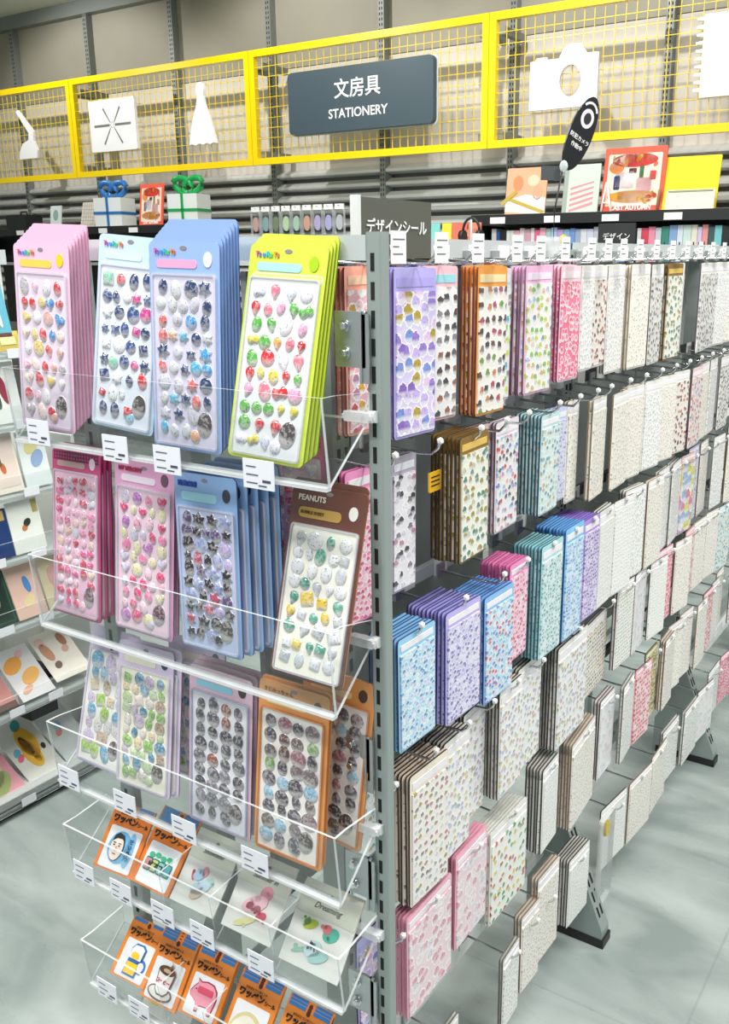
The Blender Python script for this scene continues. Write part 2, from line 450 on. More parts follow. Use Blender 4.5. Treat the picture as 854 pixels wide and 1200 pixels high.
# cut-outs in front of the mesh (y front side at YF-.05)
def cutout(name, pts, label, cat, thick=.02, holes=None, mat=WHITE, y=None):
    y = YF-.032 if y is None else y
    cx = sum(p[0] for p in pts)/len(pts); cz = min(p[1] for p in pts)
    b_ = BM()
    if holes:
        hp = holes
        # outline with a hole: bridge through triangle fill
        oe = [b_.verts.new((x-cx, -thick/2, z-cz)) for x, z in pts]
        ie = [b_.verts.new((x-cx, -thick/2, z-cz)) for x, z in hp]
        es = [b_.edges.new((oe[i], oe[(i+1) % len(oe)])) for i in range(len(oe))] + [b_.edges.new((ie[i], ie[(i+1) % len(ie)])) for i in range(len(ie))]
        r = bmesh.ops.triangle_fill(b_, edges=es, use_beauty=True)
        fs = [g for g in r['geom'] if isinstance(g, bmesh.types.BMFace)]
        e = bmesh.ops.extrude_face_region(b_, geom=fs)
        bmesh.ops.translate(b_, vec=(0, thick, 0), verts=[g for g in e['geom'] if isinstance(g, bmesh.types.BMVert)])
    else:
        prism(b_, [(x-cx, -thick/2, z-cz) for x, z in pts], (0, thick, 0))
    return tag(ob(name, mesh(b_, name, mat), None, (cx, y, cz)), label, cat)

# bow board
t = thing('bow_board', 'white square board with a ribbon bow line drawing, left of the dress cut-out', 'sign board', (-5.86, YF-.033, 2.262))
ob('board', mesh(plate(rrect(.50, .36, .01, 3, 0, .172), -.012, .012), 'board', WHITE), t)
GL = flat('#77776e', .6)
b_ = BM(); box(b_, -.2, -.03, -.014, -.012, .165, .181); box(b_, .03, .2, -.014, -.012, .165, .181)
ob('ribbon_line', mesh(b_, 'line', GL), t)
b_ = BM()
for sx, sz, L_ in ((1, 1, .1), (-1, 1, .1), (1, -1, .11), (-1, -1, .11)):
    x0_, z0_ = sx*.022, .172+sz*.02
    x1_, z1_ = sx*(.022+L_*.7), .172+sz*(.02+L_)
    nx, nz_ = (z1_-z0_), -(x1_-x0_); l = math.hypot(nx, nz_); nx, nz_ = nx/l*.007, nz_/l*.007
    prism(b_, [(x0_+nx*.4, -.014, z0_+nz_*.4), (x1_+nx, -.014, z1_+nz_), (x1_-nx, -.014, z1_-nz_), (x0_-nx*.4, -.014, z0_-nz_*.4)], (0, .002, 0))
for a in range(8):
    an = a*PI/4
    prism(b_, [(.02*math.cos(an)-.004, -.014, .172+.02*math.sin(an)), (.02*math.cos(an)+.004, -.014, .172+.02*math.sin(an)), (.02*math.cos(an), -.014, .172+.02*math.sin(an)+.006)], (0, .002, 0))
ob('bow_loops', mesh(b_, 'bow', GL), t)
# dress
dr = [(-.03,.39),(.0,.40),(.03,.39),(.035,.35),(.025,.31),(.04,.25),(.075,.17),(.105,.08),(.13,.0),(.10,.006),(.07,-.004),(.035,.006),(0,-.004),(-.035,.006),(-.07,-.004),(-.105,.006),(-.135,0),(-.11,.09),(-.08,.18),(-.045,.25),(-.03,.31),(-.042,.35)]
cutout('dress_cutout', [(-4.95+x, 2.245+z) for x, z in dr], 'white dress-shaped cut-out on the yellow mesh beside the bow board', 'cut-out')
# lamp / brush shape at left
br_ = [(-.21,0),(.02,0),(.03,.06),(-.005,.13),(.0,.20),(-.17,.37),(-.195,.355),(-.06,.19),(-.07,.14),(-.15,.115),(-.195,.06)]
cutout('lamp_cutout', [(-6.80+x, 2.255+z) for x, z in br_], 'white cut-out with domed base and slanting stalk at the far left of the mesh', 'cut-out')
# camera
cm = [(-.2,0),(.2,0),(.2,.26),(.13,.262),(.10,.31),(.045,.318),(-.0,.30),(-.03,.25),(-.10,.25),(-.105,.265),(-.165,.262),(-.17,.25),(-.2,.248)]
cm = [(x*.99, z*1.0) for x, z in cm]
cutout('camera_cutout', [(-2.245+x, 2.262+z*1.0) for x, z in cm], 'white camera-shaped cut-out with a round lens hole', 'cut-out', holes=ell(-2.205, 2.262+.135, .063, .08, 24))
# notebook
nb = [(-1.50,2.25),(-1.12,2.25),(-1.12,2.63),(-1.50,2.63)]
k = 2.62
while k > 2.27:
    nb += [(-1.50, k), (-1.535, k-.004), (-1.535, k-.014), (-1.50, k-.018)]; k -= .036
cutout('notebook_cutout', nb, 'white notebook cut-out with ring-bound edge at the right picture edge', 'cut-out')
# stationery sign
t = thing('stationery_sign', 'dark grey rounded sign reading stationery hung on the yellow mesh', 'sign', (-3.60, YF-.047, 2.245))
ob('sign_board', mesh(plate(rrect(1.095, .37, .03, 4, 0, .185), -.02, .02), 'board', flat('#3f5058', .45)), t)
ob('pale_edge', mesh(plate(rrect(1.11, .385, .035, 4, 0, .185), .02, .026), 'edge', flat('#d8dcd8', .5)), t)
text(t, '文房具', .118, 0, -.0215, .235, WHITE, 'title_lettering', 'CENTER', 0, .0015)
text(t, 'STATIONERY', .076, 0, -.0215, .10, WHITE, 'subtitle_lettering', 'CENTER', 0, .0012)

# ------------------------------------------------------------------ black display shelves at the back
def shelf(x0, x1, label, z=1.70):
    t = thing('wall_shelf', label, 'shelf', (x0, 4.68, z))
    w = x1-x0
    b_ = BM(); box(b_, 0, w, 0, .36, -.02, 0); ob('shelf_board', mesh(b_, 'board', flat('#9aa0a0', .4)), t)
    b_ = BM(); box(b_, 0, w, -.006, .0, -.05, .002); ob('front_lip', mesh(b_, 'lip', BLACK), t)
    b_ = BM(); box(b_, 0, w, .36, .38, -.75, .0); ob('back_panel', mesh(b_, 'back', BLACK), t)
    for xx in (0, w-.02):
        b_ = BM(); prism(b_, [(xx, 0, -.05), (xx, .36, -.05), (xx, .36, -.2), (xx, .3, -.2)], (.02, 0, 0)); ob('side_bracket', mesh(b_, 'br', BLACK), t)
    for k in range(int(w/.32)):
        b_ = BM(); box(b_, .12+k*.32, .21+k*.32, -.0085, -.006, -.045, -.012)
        ob('price_strip', mesh(b_, 'strip', WHITE), t)
    b_ = BM(); box(b_, 0, w, 0, .36, -.27, -.25); ob('lower_board', mesh(b_, 'lower', flat('#9aa0a0', .4)), t)
    return t
shelf(-2.6, -.95, 'black shelf at the right back with posters on top and coloured files below')
shelf(-7.4, -4.93, 'black shelf at the left back with two ribboned gift boxes on top')
# posters on the right shelf
def easel_card(name, label, cat, x, z, w, h, col, lean=8, y=4.80, t_=.008):
    t = thing(name, label, cat, (x, y, z), card_rot(0, lean, 0))
    ob('backing_board', mesh(plate(rrect(w, h, .004, 2, 0, h/2), 0, t_), 'b', CARDM), t, color=col)
    return t
Y0 = -.0012
t = easel_card('picture_board', 'peach illustrated board with yellow ribbons, leftmost on the right back shelf', 'display board', -2.34, 1.70, .24, .25, '#eea884')
for (cx, cz, a, bb, c) in ((-.05, .17, .03, .04, '#e88a5c'), (.04, .18, .035, .03, '#f3c8a8'), (.07,.12,.03,.04,'#d8a080')):
    ob('printed_patch', mesh(plate(ell(cx, cz, a, bb), Y0, 0), 'p', CARDM), t, color=c)
b_ = BM(); prism(b_, [(-.12, Y0, .02), (.12, Y0, .0), (.12, Y0, .09), (0, Y0, .11), (-.12, Y0, .08)], (0, .001, 0)); ob('white_panel', mesh(b_, 'w', flat('#dcd6d0')), t)
b_ = BM(); prism(b_, [(-.12, Y0-.001, .085), (-.11, Y0-.001, .10), (.12, Y0-.001, .02), (.11, Y0-.001, .005)], (0, .001, 0)); prism(b_, [(-.14, -.004, .05), (-.05, -.004, .12), (-.06, -.004, .135), (-.15, -.004, .07)], (0, .003, 0)); ob('yellow_ribbon', mesh(b_, 'r', flat('#b8a040')), t)
t = easel_card('picture_board', 'pale green board with pink slanted stripes beside a small easel', 'display board', -2.02, 1.70, .20, .25, '#c6d2c4')
b_ = BM()
for k in range(5):
    prism(b_, [(-.06, Y0, .01+k*.028), (.07, Y0, .045+k*.028), (.07, Y0, .06+k*.026), (-.06, Y0, .022+k*.028)], (0, .001, 0))
ob('pink_stripes', mesh(b_, 's', flat('#d08a98')), t)
b_ = BM(); box(b_, -.1, -.075, Y0, 0, 0, .25); ob('grey_spine', mesh(b_, 's', flat('#9aa49c')), t)
t = thing('small_easel', 'little white wire easel beside the striped green board', 'easel', (-1.875, 4.79, 1.70))
b_ = BM(); tube(b_, [(-.02, 0, 0), (0, .01, .15)], .005); tube(b_, [(.035, 0, 0), (.005, .01, .15)], .005); tube(b_, [(-.012, 0, .05), (.025, 0, .05)], .004)
ob('easel_frame', mesh(b_, 'e', WHITE), t)
def autumn(t, w, h):
    def P(name, pts, col): ob(name, mesh(plate([(x*w, z*h) for x, z in pts], Y0, 0), 'p', CARDM), t, color=col)
    P('photo_area', rrect(.84, .80, .02, 2, 0, .5), '#f4d6c0')
    P('red_leaves', ell(0, .80, .36, .11), '#d8302c')
    P('orange_patch', ell(-.28, .7, .12, .10), '#f08a3c')
    P('yellow_leaves', ell(0, .24, .40, .10), '#f4a81c')
    P('white_bag', rrect(.30, .26, .03, 2, -.14, .50), '#efe9ea')
    P('navy_bottle', rrect(.10, .22, .02, 2, -.26, .46), '#2c3566')
    P('green_bottle', rrect(.07, .2, .02, 2, .12, .62), '#3c7a48')
    P('pink_bag', rrect(.24, .22, .03, 2, .17, .42), '#e8b8bc')
    rg = random.Random(3)
    for i in range(26):
        px_, pz_ = rg.uniform(-.36, .36), (rg.uniform(.72, .86) if i % 3 else rg.uniform(.16, .3))
        P('leaf', ell(px_, pz_, rg.uniform(.03, .07), rg.uniform(.02, .04), 8, rg.uniform(0, 3)), rg.choice(['#c82824', '#e84a30', '#f0a020', '#f4c030', '#e87050'] if pz_ > .5 else ['#f4b820', '#f08a20', '#d84828']))
    P('red_bag', rrect(.1, .14, .02, 2, .30, .56), '#d8483c'); P('dark_box', rrect(.12, .08, .01, 2, -.02, .64), '#5a2430')
    text(t, 'LAST AUTUMN', .095*w, 0, Y0-.001, .07*h, WHITE, 'title_lettering', 'CENTER', 0, .001)
t = easel_card('autumn_poster', 'orange-red autumn poster with bags and white lettering on the right back shelf', 'poster', -1.74, 1.70, .325, .32, '#e8583c')
autumn(t, .335, .32)
t = easel_card('autumn_poster', 'small orange autumn poster between the blue and green ribboned boxes', 'poster', -5.23, 1.70, .235, .285, '#e8583c', y=4.76)
autumn(t, .235, .285)
t = easel_card('yellow_folder', 'bright yellow folder standing on the right back shelf', 'folder', -1.45, 1.70, .28, .265, '#f6d800', lean=12)
t = easel_card('patterned_pouch', 'cream patterned pouch leaning on the yellow folder', 'pouch', -1.43, 1.70, .24, .10, '#e6e2c4', lean=10, y=4.765)
b_ = BM(); box(b_, -.11, .11, Y0-.001, 0, .088, .096); ob('zip_line', mesh(b_, 'z', flat('#8a8a70')), t)
t = thing('pen_stand', 'thin brown pen standing left of the yellow folder', 'pen', (-1.60, 4.80, 1.70), (0, R(5), 0))
b_ = BM(); tube(b_, [(0,0,0),(0,0,.1),(0,0,.115)], [.008,.008,.002]); ob('pen_body', mesh(b_, 'p', flat('#9a7456')), t)
# left back shelf: gift boxes
def gift(x, col, label):
    t = thing('gift_box', label, 'gift box', (x, 4.82, 1.70), (0, 0, R(14)))
    b_ = BM(); box(b_, -.115, .115, -.09, .09, 0, .20); ob('box_body', mesh(b_, 'b', flat('#dfe2e0')), t)
    b_ = BM(); box(b_, -.118, .118, -.093, .093, .085, .105); box(b_, -.01, .01, -.093, .093, -.0, .203)
    ob('ribbon_band', mesh(b_, 'r', flat(col, .35)), t)
    for s in (-1, 1):
        b_ = BM()
        pts = [(s*.0, 0, .2)]
        for k in range(9):
            a = PI*k/8
            pts.append((s*(.01+.055*math.sin(a)+.02*k/8), 0, .205+.075*(1-math.cos(a))/2*1.2*(1 if k < 5 else 1)))
        pts = [(s*(.005+.10*math.sin(2*PI*k/12)*.7+.03*(1-math.cos(2*PI*k/12))), 0, .205+.052*(1-math.cos(2*PI*k/12))) for k in range(13)]
        tube(b_, pts, .021, 8); ob('bow_loop', mesh(b_, 'l', flat(col, .35)), t)
gift(-5.66, '#2a6fb0', 'white gift box with a blue ribbon bow on the left back shelf')
gift(-4.90, '#159a4c', 'white gift box with a green ribbon bow on the left back shelf')
t = easel_card('picture_board', 'small white card with pale print near the left end of the back shelf', 'display board', -6.33, 1.70, .13, .17, '#d4dcd8')
ob('print_patch', mesh(plate(ell(0, .1, .03, .04), Y0, 0), 'p', CARDM), t, color='#88a8a0')
t = easel_card('picture_board', 'beige gridded card left of the blue ribboned box', 'display board', -5.96, 1.70, .16, .19, '#cfc8bc', lean=14)
b_ = BM()
for k in range(1, 6): box(b_, -.08+k*.0267-.001, -.08+k*.0267+.001, Y0, 0, .005, .185)
for k in range(1, 7): box(b_, -.075, .075, Y0, 0, k*.027-.001, k*.027+.001)
ob('grid_lines', mesh(b_, 'g', flat('#a09a90')), t)
t = thing('black_case', 'black case standing at the far left end of the back shelf', 'case', (-6.74, 4.84, 1.70))
b_ = BM(); box(b_, -.14, .1, -.08, .08, 0, .11); bmesh.ops.bevel(b_, geom=b_.edges[:], offset=.012, segments=2); ob('case_body', mesh(b_, 'c', BLACK), t)
b_ = BM(); tube(b_, [(-.06, 0, .1), (-.05, 0, .135), (.02, 0, .135), (.03, 0, .1)], .008); ob('handle', mesh(b_, 'h', BLACK), t)
# files under the right shelf
random.seed(4)
FC = ['#d0d4d4','#2456a0','#1d2430','#e8ece8','#dfe8dc','#e8b0b8','#e8d8dc','#d8a8b8','#ece4ec','#f06a90','#f0b0c0','#a8d0c8','#b8c8e8','#c8a8d8','#8ab8d8','#7a9ad8','#a0b4c8','#e4e4ec','#d8dcf0','#c8ccd8','#f0a060','#e8d070','#6ab8d8','#5a7ac0','#203050','#1a1c20','#f0f0f0','#e8556a','#f49ab0','#d0d8e4','#3a8a78','#88a8d8','#d8e4ec','#cfe4dc','#e8e4d0','#d8c8ec','#e89a98','#3c5a58','#7cc8cc','#1f2326']
CN = ['pale grey','royal blue','near-black','white','pale green','rose','pink-white','dusty pink','lilac-white','hot pink','light pink','mint','periwinkle','mauve','sky blue','cornflower','slate blue','milky white','icy blue','silver','orange','soft yellow','cyan','mid blue','navy','black','bright white','coral red','baby pink','cool grey','emerald','powder blue','frost','pale mint','cream','lavender','salmon','dark teal','turquoise','charcoal']
x = -2.50
fi = 0
while fi < len(FC):
    w = random.choice([.022, .03, .036, .04])
    h = random.choice([.17, .175, .18, .17])
    x += w/2
    t = thing('file_folder', '%s file under the right back shelf, %s from the left end' % (CN[fi], nth(fi) if fi == 0 else nth(fi)), 'file', (x, 4.80, 1.45), (0, 0, 0), 'files in the row under the right back shelf')
    b_ = BM(); box(b_, -w/2+.001, w/2-.001, -.07, .16, 0, h); ob('cover', mesh(b_, 'c', CARD), t, color=FC[fi])
    if fi % 3 == 0 or 32 <= fi <= 36:
        b_ = BM(); box(b_, -.003, .003, -.0715, -.07, .07, .10); ob('spine_mark', mesh(b_, 's', BLACK), t)
    x += w/2; fi += 1
# dark sign below that shelf
t = thing('shelf_sign', 'small black sign with white katakana hanging over the coloured files', 'sign', (-1.71, 4.55, 1.495))
ob('sign_panel', mesh(plate(rrect(.19, .145, .006, 2, 0, .0725), -.006, .006), 'p', flat('#26292a', .5)), t)
text(t, 'デザイン', .036, 0, -.0075, .08, WHITE, 'lettering', 'CENTER')
b_ = BM(); box(b_, -.005, .005, .006, .12, .135, .145); ob('hanging_arm', mesh(b_, 'a', BLACK), t)
t = easel_card('card_pack', 'small pastel card pack in front of the last files at the right edge', 'card pack', -1.29, 1.45, .10, .085, '#e0c4b4', lean=3, y=4.66)
b_ = BM(); box(b_, -.04, .04, Y0, 0, .005, .02); ob('print_bar', mesh(b_, 'b', flat('#5a4848')), t)
# clear packs with white headers on the wall
BGc = ['#c8a8a0', '#8fb0b4', '#7a8a70', '#c0d8b0', '#b0d0b8', '#d8a890', '#c0b0d8', '#b8b4e0', '#c8c8d0']
BGn = ['dusty pink', 'grey-blue', 'dark green', 'light green', 'mint', 'peach', 'lilac', 'violet', 'silver']
for k in range(9):
    x = -4.70 + k*.094
    t = thing('clear_pack', '%s goods in clear pack on the slatted wall, %s from the left' % (BGn[k], nth(k)), 'pack', (x, 5.27, 1.83), (0, 0, 0), 'clear packs on the slatted wall')
    b_ = BM(); box(b_, -.038, .038, -.004, .004, -.035, 0); ob('header_card', mesh(b_, 'h', WHITE), t)
    ob('clear_bag', mesh(plate(rrect(.078, .16, .01, 2, 0, -.115), -.012, .012, 0, 1), 'b', ACR, ACE), t)
    ob('goods', mesh(plate(ell(0, -.12, .028, .05), -.006, .006), 'g', CARD), t, color=BGc[k])
    b_ = BM(); tube(b_, [(0, .12, -.01), (0, -.02, -.01)], .003); ob('peg', mesh(b_, 'p', CHROME), t)
for k, (c, n_, w) in enumerate((('#1f6fa8','blue',.07),('#7cc8c0','aqua',.06),('#f0d040','yellow',.07),('#e8705c','coral red',.10),('#e88a70','salmon',.08))):
    t = thing('craft_pack', '%s flat pack standing behind the design seal sign, far shelf' % n_, 'pack', (-2.83+.075*k+(.02 if k > 3 else 0), 4.55, 1.53), card_rot(0, 4, 0), 'coloured packs behind the design seal sign')
    ob('pack_sleeve', mesh(plate(rrect(w-.004, .13, .004, 2, 0, .065), -.004, .004), 'p', CARD), t, color=c)
t = thing('back_table', 'grey mid-floor rack top seen behind the gondola', 'rack', (-2.62, 4.6, 0))
b_ = BM(); box(b_, -.30, .22, -.30, .05, 1.50, 1.53); ob('top_board', mesh(b_, 'b', LGREY), t)
for sx in (-.27, .19):
    b_ = BM(); box(b_, sx-.015, sx+.015, -.14, -.11, 0, 1.50); ob('rack_leg', mesh(b_, 'l', LGREY), t)
t = thing('headphones', 'black headphones on a small stand beside the right back shelf', 'headphones', (-2.49, 4.48, 1.53))
b_ = BM(); tube(b_, [(.05*math.cos(PI*k/10), 0, .08+.07*math.sin(PI*k/10)) for k in range(11)], .007); ob('head_band', mesh(b_, 'h', BLACK), t)
for s in (-1, 1):
    b_ = BM(); tube(b_, [(s*.052-.012, 0, .06), (s*.052+.012, 0, .06)], .03, 12); ob('ear_cup', mesh(b_, 'c', BLACK), t)
b_ = BM(); tube(b_, [(0,0,0),(0,0,.145)], .005); box(b_, -.03, .03, -.03, .03, 0, .006); ob('stand', mesh(b_, 's', WHITE), t)

# ------------------------------------------------------------------ main gondola (right panel)
XP = -.72
bays = [(.95, 1.695), (1.695, 2.595), (2.595, 3.495), (3.495, 4.2)]
ups = [.955, 1.695, 2.595, 3.495]
RZ = [1.485, 1.245, 1.005, .80, .55, .215]
bayname = ['bay nearest the slotted end post', 'second bay', 'third bay', 'last far bay']
rowname = ['top', 'second', 'third', 'fourth', 'fifth', 'bottom']
g = thing('gondola_frame', 'grey steel gondola frame carrying the rows of hanging sticker sheets', 'shelving frame', (XP, .95, 0))
def gl(bm, name, mat): return ob(name, mesh(bm, name, mat), g, (-XP, -.95, 0))
for i, y in enumerate(ups):
    for xx in (XP-.02, -1.0):
        b_ = BM(); box(b_, xx-.02, xx+.02, y-.02, y+.02, .0, 1.50)
        p = gl(b_, 'upright', POST)
        b_ = BM()
        s = .021 if xx > -.9 else -.021
        for k in range(46):
            box(b_, xx+s-.001, xx+s+.001, y-.011, y-.006, .1+k*.0305, .118+k*.0305); box(b_, xx+s-.001, xx+s+.001, y+.006, y+.011, .1+k*.0305, .118+k*.0305)
        ob('slots', mesh(b_, 'slots', SLOT), p)
    # slotted triangular foot
    for sgn, xx in ((-1, -1.02), (1, XP)):
        b_ = BM()
        prism(b_, [(xx, y-.02, .022), (xx+sgn*.145, y-.02, .022), (xx+sgn*.145, y-.02, .04), (xx, y-.02, .40)], (0, .04, 0))
        ft = gl(b_, 'foot', POST)
    b_ = BM()
    for sgn, xx in ((1, XP),): box(b_, min(xx-sgn*.03, xx+sgn*.15), max(xx-sgn*.03, xx+sgn*.15), y-.022, y+.022, 0, .022)
    ob('shoe', mesh(b_, 'shoe', BLACK), ft)
    b_ = BM()
    dx, dz = .145, -.36; l = math.hypot(dx, dz)
    for k in range(9):
        for oy in (-.010, .006):
            a0 = .10+k*.095; a1 = a0+.06
            n_ = Vector((-dz/l, 0, -(-dx)/l))*.0012
            p0 = Vector((XP+dx*a0, y+oy, .40+dz*a0))+n_*.2; p1 = Vector((XP+dx*a1, y+oy, .40+dz*a1))+n_*.2
            prism(b_, [p0, p1, p1+Vector((0, .005, 0)), p0+Vector((0, .005, 0))], n_)
    ob('foot_slots', mesh(b_, 'fs', SLOT), ft)
b_ = BM(); box(b_, 0, .0015, -.016, .022, -.006, .02); RLAB = mesh(b_, 'lab', WHITE)
for bi, (y0, y1) in enumerate(bays):
    b_ = BM(); box(b_, -.90, -.89, y0+.022, y1-.022, .45, 1.47)
    gl(b_, 'back_panel', flat('#868c8a', .6))
    for ri, z in enumerate(RZ):
        if bi > 2 and ri > 4: continue
        b_ = BM()
        hgt = .032 if ri == 0 else (.045 if ri == 5 else .02)
        box(b_, XP-.012, XP+(.0 if ri < 5 else -.001), y0+.0205, y1-.0205, z-.004-(.025 if ri == 5 else 0), z-.004+hgt-(.025 if ri == 5 else 0))
        dark = (bi >= 1 and 0 < ri < 5)
        rail = gl(b_, 'rail', (flat('#dfe4e4', .35) if ri == 5 else LGREY) if not dark else BLACK)
        n = int((y1-y0-.06)/.095)
        for k in range(n):
            yy = y0+.06+k*(y1-y0-.06)/n
            ob('rail_label', RLAB, rail, (XP, yy, z))
b_ = BM(); box(b_, -1.02, XP, .955, 4.2, 1.478, 1.486); gl(b_, 'top_cover', LGREY)
for zz in (.30, .07):
    for xx in (XP-.01, -1.0):
        b_ = BM(); box(b_, xx-.012, xx+.012, .955, 4.2, zz-.03, zz-.006) if zz > .2 else box(b_, -1.0, XP, .955, .965, .05, .08)
        gl(b_, 'base_bar', POST)

# hook (shared meshes)
b_ = BM(); tube(b_, [(0,0,0),(.085,0,-.005),(.105,0,-.004),(.114,0,.004),(.117,0,.012)], .0022, 6)
HK = mesh(b_, 'hook_arm', CHROME)
b_ = BM(); bmesh.ops.create_icosphere(b_, subdivisions=1, radius=.0052, matrix=Matrix.Translation((.1175, 0, .014)))
HT = mesh(b_, 'tip', WHITE)
b_ = BM(); box(b_, -.003, .004, -.012, .012, -.012, .012); HB = mesh(b_, 'clip', ZINC)
b_ = BM(); box(b_, .1232, .1244, -.015, .015, -.004, .032); HG = mesh(b_, 'tag', WHITE)
b_ = BM()
for k, (a, c) in enumerate(((-.012, .008), (-.012, .0), (-.012, .012))): box(b_, .1244, .1247, a, c, .006+k*.008, .0075+k*.008)
HGP = mesh(b_, 'tagprint', flat('#70747c'))
def hook(y, z, label, tagged=False):
    t = thing('display_hook', label, 'hook', (XP, y, z), (0, 0, 0))
    ob('arm', HK, t); ob('tip_cap', HT, t); ob('mount_clip', HB, t)
    if tagged:
        q = ob('price_tag', HG, t); ob('print', HGP, q)
    return t

# hanging sheet meshes: local origin at the punched hole, front = -Y, hangs down
_hs = {}
def hang_mesh(w, h, hf, key):
    k = (round(w, 3), round(h, 3), round(hf, 3), key)
    if k in _hs: return _hs[k]
    t = .003; r = .005
    hz = h*hf
    b = BM(); uvl = b.loops.layers.uv.new('UVMap')
    top = .012
    prism(b, [(x, -t/2, z) for x, z in rrect(w, h, r, 2, 0, top-h/2)], (0, t, 0), 0, 3)
    # printed header band and sticker field sit on the backing, slightly proud
    ins = .004
    def quad(x0, x1, z0, z1, y, mi):
        v = [b.verts.new(p) for p in ((x0, y, z0), (x1, y, z0), (x1, y, z1), (x0, y, z1))]
        e = [b.verts.new((p.co.x*1.0, -t/2, p.co.z)) for p in v]
        f = b.faces.new(v); f.material_index = mi
        for i in range(4):
            s = b.faces.new((v[i], e[i], e[(i+1) % 4], v[(i+1) % 4])); s.material_index = mi
    quad(-w/2+ins, w/2-ins, top-h+ins, top-hz-.001, -t/2-.0022, 1)
    if hf > .02:
        quad(-w/2+ins*1.5, w/2-ins*1.5, top-hz*.82, top-hz*.42, -t/2-.0008, 2)
    for f in b.faces:
        for l in f.loops: l[uvl].uv = (l.vert.co.x, l.vert.co.z)
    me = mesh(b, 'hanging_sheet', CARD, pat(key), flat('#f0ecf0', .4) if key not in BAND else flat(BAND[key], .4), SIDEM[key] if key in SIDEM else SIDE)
    _hs[k] = me
    return me
BAND = {'coral': '#f2c8a8', 'lilac': '#b0a4e4', 'greydots': '#9ad4dc', 'orangedots': '#f6dfae', 'greenbusy': '#d8e0e8', 'snack': '#e0bc60', 'wgreen': '#f0e0f0', 'hotpink': '#f8e8ec', 'darkwhite': '#e8e8ee'}
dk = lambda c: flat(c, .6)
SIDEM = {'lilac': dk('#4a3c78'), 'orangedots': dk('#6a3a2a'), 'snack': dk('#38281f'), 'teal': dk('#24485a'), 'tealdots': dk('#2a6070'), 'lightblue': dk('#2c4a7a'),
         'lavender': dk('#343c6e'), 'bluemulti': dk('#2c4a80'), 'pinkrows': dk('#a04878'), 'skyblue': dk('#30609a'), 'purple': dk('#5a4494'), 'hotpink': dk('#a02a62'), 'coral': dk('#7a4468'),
         'white': dk('#6c6e6a'), 'whitespot': dk('#3c403c'), 'cream': dk('#8e7a5c'), 'beige': dk('#8a6e56'), 'brightmix': dk('#a08878'), 'floral': dk('#3a362f'), 'circles': dk('#40302a'), 'pinkpack': dk('#d890a8'), 'leaf': dk('#cfd4cc'), 'wgreen': dk('#6a5a70')}  # floral, circles, whitespot: dark gaps between stacked sheets painted into the edges
DESC = {'coral': 'coral-pink puffy sticker sheet', 'lilac': 'lilac jewel sticker sheet', 'greydots': 'grey-dotted sheet with pink header', 'orangedots': 'orange-headed sheet of brown stickers',
 'greenbusy': 'white sheet of green-blue stickers', 'wgreen': 'pink-headed sheet of yellow-green stickers', 'hotpink': 'hot pink sticker sheet', 'white': 'plain white sticker sheet', 'whitespot': 'grey-spotted white sheet',
 'cream': 'cream sheet of tiny stickers', 'brownline': 'white sheet of brown drawings', 'greymix': 'grey-toned sticker sheet', 'darkwhite': 'white sheet of dark-pink stickers', 'snack': 'gold-headed sheet of green stickers',
 'pinkbusy': 'rosy busy sticker sheet', 'multi': 'white sheet of red-blue stickers', 'teal': 'pale aqua sticker sheet', 'tealdots': 'teal dotted sticker sheet', 'bluelilac': 'blue-lilac sparkling sheet', 'lightblue': 'light blue glitter sheet',
 'lavender': 'lavender sticker sheet', 'bluemulti': 'blue sheet of red-violet stickers', 'pinkrows': 'candy pink sticker sheet', 'skyblue': 'sky blue sticker sheet', 'purple': 'purple sticker sheet', 'floral': 'pale floral flake sheet',
 'circles': 'white sheet of brown-ringed circles', 'leaf': 'white sheet of leaf-and-fruit stickers', 'pinkpack': 'clear pack of pink pictures', 'beige': 'beige sticker sheet', 'greendot': 'white sheet of tiny leaves',
 'brightmix': 'pink-yellow patched sheet', 'redstripe': 'red-striped sheet', 'olive': 'olive-yellow sheet', 'rowbeads': 'cream sheet of bead lines', 'pale': 'very pale sheet'}
HC = {'coral': '#f2a890', 'lilac': '#b9b0ea', 'greydots': '#f2c0c8', 'orangedots': '#f0a040', 'greenbusy': '#cfd8e0', 'wgreen': '#efb8d8', 'hotpink': '#f4d8e0', 'snack': '#8a6a28', 'darkwhite': '#b8b0c0',
      'pinkbusy': '#f0d4d4', 'multi': '#ecdfe6', 'teal': '#c8e4e4', 'tealdots': '#b4e0e4', 'bluelilac': '#c8d0f0', 'lightblue': '#9cd0f0', 'lavender': '#c0b4ee', 'bluemulti': '#8cc0f0', 'pinkrows': '#f098c8',
      'skyblue': '#88c4f2', 'purple': '#b494e0', 'pinkpack': '#f4bccc', 'brightmix': '#ecc8cc', 'redstripe': '#f0a0a8', 'olive': '#b0a83c', 'circles': '#f0e4d4'}
rnd = random.Random(11)
